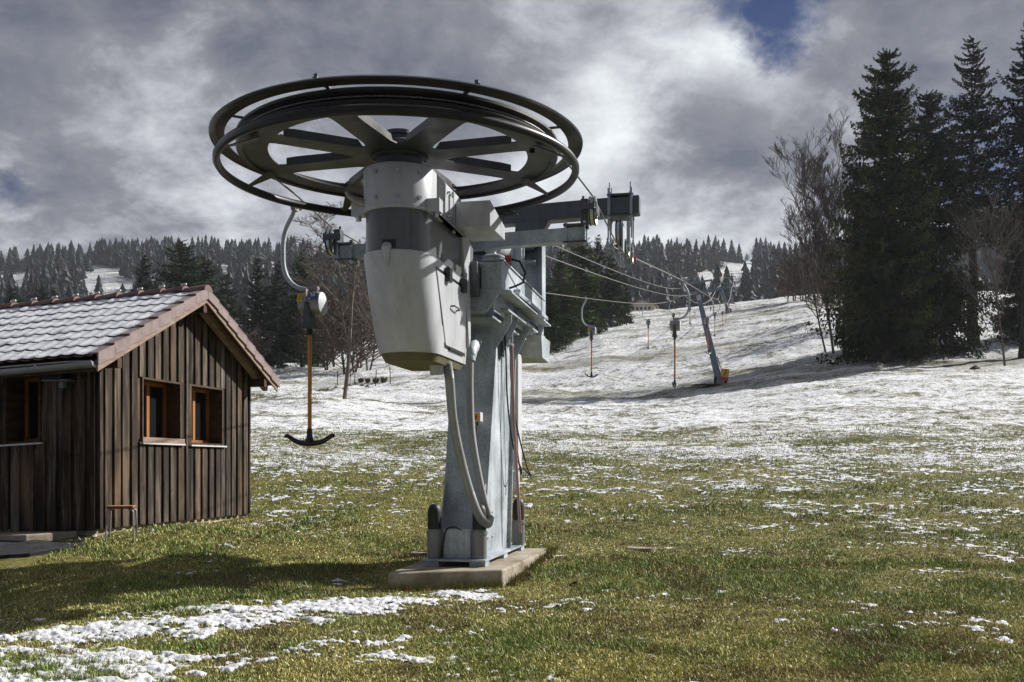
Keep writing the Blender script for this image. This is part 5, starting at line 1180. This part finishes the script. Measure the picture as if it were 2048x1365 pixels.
# mid spruces
mid = [spruce_mesh(201 + i, 16, rr_, 420, 46, .04, .38, 0, c_, .66) for i, (rr_, c_) in enumerate(((3.7, (.034, .048, .017)), (4.8, (.040, .066, .016)), (3.2, (.016, .026, .014)), (5.0, (.052, .086, .018))))]
mtr = [trunk_mesh(16, .22, 11 + i) for i in range(4)]
def put_mid(i, px, ytop, Y, label, grp, w=1.0, rz=0): Y = Y * 1.22; s = hgt(px, ytop, Y) / 16; return tree('spruce', at_base(px, Y), mid[i], mtr[i], label, grp, (s * w, s * w, s), rz)
G1 = 'spruces behind the hut'
for i, (k, px, yt, Y, w, lb_) in enumerate(((2, 288, 508, 150, 1.1, 'spruce with thin see through top, left of the highest tree over the hut roof'), (1, 366, 478, 145, 1.35, 'broad spruce rising highest above the hut roof'), (1, 412, 512, 152, 1.3, 'bushy spruce right of the highest one above the hut roof'), (0, 452, 545, 158, 1.2, 'spruce whose crown shows above the hut ridge end'),
    (0, 515, 512, 140, 1.05, 'pointed spruce right of the hut ridge end'), (2, 556, 520, 135, .95, 'thin branched dark spruce behind the curved hanger arm'), (1, 604, 500, 142, 1.0, 'dark spruce just behind the reel of tow bar 28'), (2, 636, 548, 150, .9, 'smaller spruce right of the reel of tow bar 28'), (0, 480, 610, 165, 1.5, 'low spruce filling the gap right of the gable'), (0, 580, 590, 168, 1.5, 'low spruce deep among the trees left of tow bar 28'),
    (0, 22, 572, 150, 1.4, 'small spruce top above the roof at the left picture edge'), (1, 82, 570, 155, 1.2, 'small dark spruce above the roof, second from the left edge'), (0, 108, 578, 150, 1.1, 'short spruce top just right of the second one above the roof'), (0, 182, 583, 160, .9, 'lowest spruce tip over the middle of the roof'))): put_mid(k, px, yt, Y, lb_, G1, w, i * 1.1)
G2 = 'spruces right of the station'
for i, (k, px, yt, Y, w, lb_) in enumerate(((1, 1100, 565, 128, 1.0, 'green spruce beside the station rear frame'), (3, 1122, 500, 140, 1.0, 'spruce behind the leftmost one right of the station'), (3, 1162, 462, 148, 1.15, 'tallest bushy green spruce right of the station'), (2, 1196, 468, 160, .95, 'dark spruce just right of the tallest green one'), (1, 1222, 508, 165, 1.0, 'green spruce nearer the chalet with rounded top'), (0, 1250, 548, 175, .9, 'shortest spruce at the right end of its group, beside the chalet'), (0, 1075, 600, 135, 1.2, 'spruce mostly hidden behind the station rear frame'))): put_mid(k, px, yt, Y, lb_, G2, w, i * 1.7)
# bare trees
sgs = bare_mesh(301, 9.8, .42, 5, .17, .28, BARKG, 1, .02, 1.2, .4)
p = at_base(688, 64); bare_tree('bare_tree', p, bare_mesh(301, 12.6, .52, 5, .19, .12, BARKG, 1, .02, 1.0, .1, .12), BARKG, 'bare brown larch like tree standing alone left of the motor housing', 'bare trees', minr=.012)
G3 = 'bare trees'
for k, (px, yt, Y, lb_, sd_, ln_) in enumerate(((1668, 335, 95, 'bare tree with rounded fan of twigs left of the tallest spruce', 311, -.10), (1690, 370, 92, 'bare thin trunk close left of the tallest spruce', 312, -.05), (1722, 430, 93, 'bare trunk half hidden by the tallest spruce', 313, .0), (1652, 470, 96, 'lower bare tree leaning left at the meadow edge', 314, -.2), (2010, 430, 84, 'pale bare sapling with upswept twigs at the right edge', 315, -.15))):
    Y *= 1.22; H = hgt(px, yt, Y); bare_tree('bare_tree', at_base(px, Y), bare_mesh(sd_, H * 1.06, .37, 5 if k < 2 else 4, .17, .30, BARKG, 1, ln_ * .7, 1.15, .55, .07), BARKG, lb_, G3, minr=.016)
brs = [bare_mesh(330 + i, 9, .55, 3, .16, .12, BARKG, 2, 0, 1.8, .5) for i in range(3)]
brown = bark_mat('reddish_bare_wood', (.065, .045, .036), (.16, .12, .10))
protos = []
for i, sgm in enumerate(brs):
    T = MB(); K = MB()
    for (pts, rs, n) in sgm: (T if rs[0] > .05 else K).tube(pts, [max(x, .035) for x in rs], 3, cap=False)
    protos.append((T.mesh('trunk', brown), K.mesh('branches', brown)))
def put_bush(i, px, ytop, Y, label, grp, w=1.2):
    Y = Y * (1.3 if px < 1000 else 1.1)
    H = hgt(px, ytop, Y) / 10.5; t = empty('bare_tree', at_base(px, Y), px * .37); t.scale = (H * w, H * w, H); obj('trunk', protos[i][0], t); obj('branches', protos[i][1], t); tag(t, label, 'tree', grp)
n_b = 0
for (px, yt, Y) in ((655, 600, 118), (668, 560, 124), (700, 540, 128), (722, 560, 120), (740, 590, 116), (712, 600, 112), (690, 620, 110), (500, 640, 120), (1590, 505, 200), (1612, 490, 196), (1632, 500, 190), (1602, 530, 186), (1645, 520, 175), (1575, 520, 215), (1658, 540, 130), (1680, 520, 120)):
    n_b += 1; grp = 'bare brown trees behind the lone tree' if px < 1000 else 'bare brown trees at the right forest edge'
    put_bush(n_b % 3, px, yt, Y, 'reddish brown bare tree in the thicket behind the lone tree' if px < 1000 else 'leafless brown tree in the thicket at the right forest edge', grp, 1.3)
# far clearing tree
pf = Vector(((1430 - 1024) / F * 560, 560, 0)); pf.z = gz(pf.x, pf.y); H_ = CZ + (HOR - 505) / F * 560 - pf.z

# far forest on the hill: one mass
def far_forest():
    r = np.random.default_rng(77); n = 11000; Y = np.sqrt(r.random(n) * (985 ** 2 - 400 ** 2) + 400 ** 2); th = r.random(n) * 1.16 - .58; X = th * Y
    Z = ground_z(X, Y, False); px = 1024 + F * th; py = HOR - (Z - CZ) / Y * F
    keep = np.ones(n, bool); wob = (fbm(X / 30, Y / 30, 3, 81) - .5) * 30
    CL = [(215, 572, 45, 30, .5), (190, 545, 16, 14, .4), (440, 533, 20, 16, .2), (545, 535, 22, 34, -.6), (1472, 545, 44, 40, -.6), (1465, 520, 22, 10, 0), (1190, 522, 9, 14, 0), (25, 568, 26, 10, .2), (655, 520, 30, 14, .2), (545, 520, 14, 12, 0), (300, 560, 18, 8, .2), (1420, 560, 26, 16, 0)]
    for (cx, cy, rx, ry, sk) in CL: keep &= ((px - cx - sk * (py - cy) + wob) / (rx * 1.15)) ** 2 + ((py - cy - 14 + wob * .2) / (ry + 17)) ** 2 > 1
    dens = fbm(X / 60, Y / 60, 3, 85); keep &= r.random(n) < .22 + 2.2 * (dens - .36)
    keep |= (Y > 870) & (Y < 900) & (r.random(n) < .9)
    X, Y, Z, dens = X[keep], Y[keep], Z[keep], dens[keep]; n = len(X)
    H = (10 + 15 * r.random(n) ** 1.3); wd = H * (.15 + .07 * r.random(n)) + .5; fz = fbm(X / 70, Y / 70, 3, 95); dec = (fbm(X / 50, Y / 50, 3, 91) + .25 * r.random(n)) > .72
    # conifers: layered skirts of triangles
    Lr, K = 7, 6; Vs = []; Cs = []
    i = np.where(~dec)[0]; m = len(i)
    tr_ = r.random(m)
    for l in range(Lr):
        z0 = H[i] * (.10 + .86 * (l / Lr)); z1 = z0 + H[i] * .26 * (1 - .25 * l / Lr); rr_ = wd[i] * (1 - l / Lr) ** .8 + .15
        a0 = r.random(m) * 6.283
        for k in range(K):
            a = a0 + k * 6.283 / K; w = .62; rk = rr_ * (.7 + .6 * r.random(m))
            A = np.stack([X[i] + rk * np.cos(a - w), Y[i] + rk * np.sin(a - w), Z[i] + z0 + .5 * r.random(m)], -1); B = np.stack([X[i] + rk * np.cos(a + w), Y[i] + rk * np.sin(a + w), Z[i] + z0 - .8 * r.random(m)], -1)
            D_ = np.stack([X[i], Y[i], np.minimum(Z[i] + z1, Z[i] + H[i])], -1); Vs.append(np.stack([A, B, D_], 1).reshape(-1, 3))
            c = np.array([.013, .019, .017]) * (.55 + .9 * tr_)[:, None]; fr = ((r.random(m) < .05 + .55 * smooth(fz[i], .45, .65))[:, None]) * .05; c = c + fr * np.array([1, 1.05, 1.15]); Cs.append(np.repeat(np.concatenate([c, np.ones((m, 1))], 1), 3, 0))
    i = np.where(dec)[0]; m = len(i)
    for k in range(34):
        a = r.random(m) * 6.283; e = r.random(m); R0_ = H[i] * .30 * np.sqrt(r.random(m)); hz = H[i] * (.2 + .6 * e)
        P0 = np.stack([X[i] + R0_ * np.cos(a) * .3, Y[i] + R0_ * np.sin(a) * .3, Z[i] + hz * .6], -1); P1 = np.stack([X[i] + R0_ * np.cos(a), Y[i] + R0_ * np.sin(a), Z[i] + hz], -1); wv = np.array([.16, 0, .05])
        Vs.append(np.stack([P0 - wv, P0 + wv, P1], 1).reshape(-1, 3)); c = np.array([.105, .082, .075]) * (.6 + .8 * r.random(m))[:, None]; Cs.append(np.repeat(np.concatenate([c, np.ones((m, 1))], 1), 3, 0))
    V = np.concatenate(Vs); c = np.concatenate(Cs)
    tag(obj('far_forest', np_mesh('far_forest', V, np.arange(len(V)), 3, NEEDLE, c)), 'frosted conifer and bare woodland covering the far hill', 'forest', kind='stuff')
far_forest()
sg_ = bare_mesh(351, 22, .5, 4, .8, .2, BARKG, 1, 0, 1.4, .7); pf = on_ground(1432, 566, 400, 900)
bare_tree('bare_tree', (pf.x, pf.y, pf.z), sg_, BARKG, 'rounded bare tree standing in the snowy clearing above the lift', 'bare trees', minr=.16, sc=max(.6, pf.y / F * 62 / 22))

# ------------------------------------------------------------------ chalet beyond the crest
cp = Vector(((1284 - 1024) / F * 335, 335, 0)); cp.z = CZ + (HOR - 622) / F * 335
ch = empty('chalet', cp, R(-14)); tag(ch, 'cream chalet with low brown roof peeping over the snowy crest', 'house')
b = MB(); b.prism([(-4.2, -2), (4.2, -2), (4.2, 1.9), (0, 3.6), (-4.2, 1.9)], (0, 9), 'y'); b.build('wall', paint('cream_render', (.42, .37, .31), .8, .15), ch)
b = MB(); b.prism([(-5, 1.55), (0, 3.65), (5, 1.55), (5, 1.8), (0, 3.95), (-5, 1.8)], (-.8, 9.8), 'y'); rf2 = b.build('roof', TILE, ch); b = MB(); b.box(1.2, 1.9, 3, 3.7, 3.0, 4.6); b.build('chimney', STONE, rf2)
for k in range(5): b = MB(); b.box(-3.3 + k * 1.35, -2.6 + k * 1.35, -.04, .02, .35, 1.25); b.build('window', DARKIN, ch)

# ------------------------------------------------------------------ meadow details
for k, (px, y0, y1) in enumerate(((675, 742, 770), (709, 735, 768), (751, 740, 773), (781, 734, 768), (700, 738, 762))):
    g = on_ground(px, y1, 40, 200); h_ = (y1 - y0) / F * g.y; b = MB(); r_ = .05; lx = rnd.uniform(-.12, .12)
    b.hexa([(-r_, -r_, -.3), (r_, -r_, -.3), (r_, r_, -.3), (-r_, r_, -.3)], [(-r_ + lx, -r_, h_), (r_ + lx, -r_, h_ * 1.02), (r_ + lx, r_, h_), (-r_ + lx, r_, h_)])
    o = b.build('fence_post', RAFTER, None, loc=g); tag(o, ('weathered fence post left of the lone bare tree', 'fence post just right of the lone bare tree trunk', 'leaning fence post among the low shrubs', 'rightmost fence post beyond the shrubs', 'fence post standing behind the lone bare tree')[k], 'fence post', 'fence posts by the lone bare tree')
def shrub(px, py, w, col, label, seed):
    g = on_ground(px, py, 40, 200); r = np.random.default_rng(seed); n = 260; R0_ = w / F * g.y / 2; a = r.random(n) * 6.283; q = r.random(n) ** .6 * R0_; hz = R0_ * (.4 + 1.1 * r.random(n))
    P0 = np.stack([q * .3 * np.cos(a), q * .3 * np.sin(a), 0 * a], -1); P1 = np.stack([q * np.cos(a), q * np.sin(a), hz], -1); wv = np.stack([.03 + 0 * a, .02 + 0 * a, 0 * a], -1)
    V = np.stack([P0 - wv, P0 + wv, P1], 1).reshape(-1, 3); c = np.repeat(np.concatenate([np.array(col) * (.5 + r.random(n))[:, None], np.ones((n, 1))], 1), 3, 0)
    o = obj('shrub', np_mesh('shrub', V, np.arange(len(V)), 3, NEEDLE, c)); o.location = g; tag(o, label, 'shrub', 'low shrubs by the fence posts')
for a_ in ((722, 766, 16, (.09, .06, .03), 'leftmost low brown shrub by the fence posts', 1), (735, 766, 15, (.12, .07, .035), 'rusty low shrub second from left by the fence posts', 2), (752, 767, 20, (.06, .065, .03), 'greenish low shrub in front of the leaning fence post', 3), (767, 766, 20, (.10, .075, .04), 'rightmost low brown shrub by the fence posts', 4)): shrub(*a_)
k = 0
names = 'dark stone in the row at the foot of the lone bare tree'
for px, py, w in ((700, 772, 12), (712, 770, 14), (725, 772, 12), (735, 774, 11), (672, 776, 10), (656, 780, 9), (640, 782, 9), (620, 786, 9), (690, 778, 12), (545, 722, 14), (558, 724, 10), (572, 722, 9)):
    rock(px, py, w, names if px > 600 else 'small snowy stone at the wood edge right of the hut roof', STONE, 'stones in a row at the lone bare tree' if px > 600 else 'stones at the wood edge', yr=(30, 200))
for px, py, w, lb_ in ((1950, 738, 26, 'reddish stump in the snow at right'), (1800, 712, 60, 'mossy rock heap under the tallest spruce'), (1845, 722, 50, 'rock heap right of the mossy one under the spruce'), (1755, 735, 40, 'dark rock at the front of the spruce bank'), (1905, 700, 70, 'dark bank of roots under the right spruces')):
    rock(px, py, w, lb_, EARTH if 'stump' in lb_ or 'root' in lb_ else STONE, yr=(30, 200), h=.55, nm='stump' if 'stump' in lb_ else 'rock')
g = on_ground(1040, 690, 40, 200); b = MB()
for q in range(16): b.tube([g + Vector((rnd.uniform(-1, 1), rnd.uniform(-.4, .4), .05)), g + Vector((rnd.uniform(-2, 2), rnd.uniform(-.4, .4), rnd.uniform(.2, .8)))], .05, 4)
tag(b.build('brushwood', bark_mat('rusty_twigs', (.13, .05, .02), (.3, .13, .06)), None), 'heap of rusty brown twigs right of the column', 'brushwood')

# ------------------------------------------------------------------ haze
HZ = True
if HZ:
    m = bpy.data.materials.new('haze'); m.use_nodes = True; nt = m.node_tree; nt.nodes.clear(); out = nt.nodes.new('ShaderNodeOutputMaterial'); pv = nt.nodes.new('ShaderNodeVolumePrincipled')
    pv.inputs['Color'].default_value = (.80, .86, .95, 1); pv.inputs['Density'].default_value = .00012; pv.inputs['Anisotropy'].default_value = .2; nt.links.new(pv.outputs[0], out.inputs['Volume'])
    zlo = min(float(v.co.z) for v in (g_me.vertices[i] for i in range(0, len(g_me.vertices), 7))) - 3
    b = MB(); b.box(-2400, 2400, -30, 3100, zlo, 240); tag(b.build('haze', m, None), 'thin bluish air haze over the whole valley', 'haze', kind='stuff')
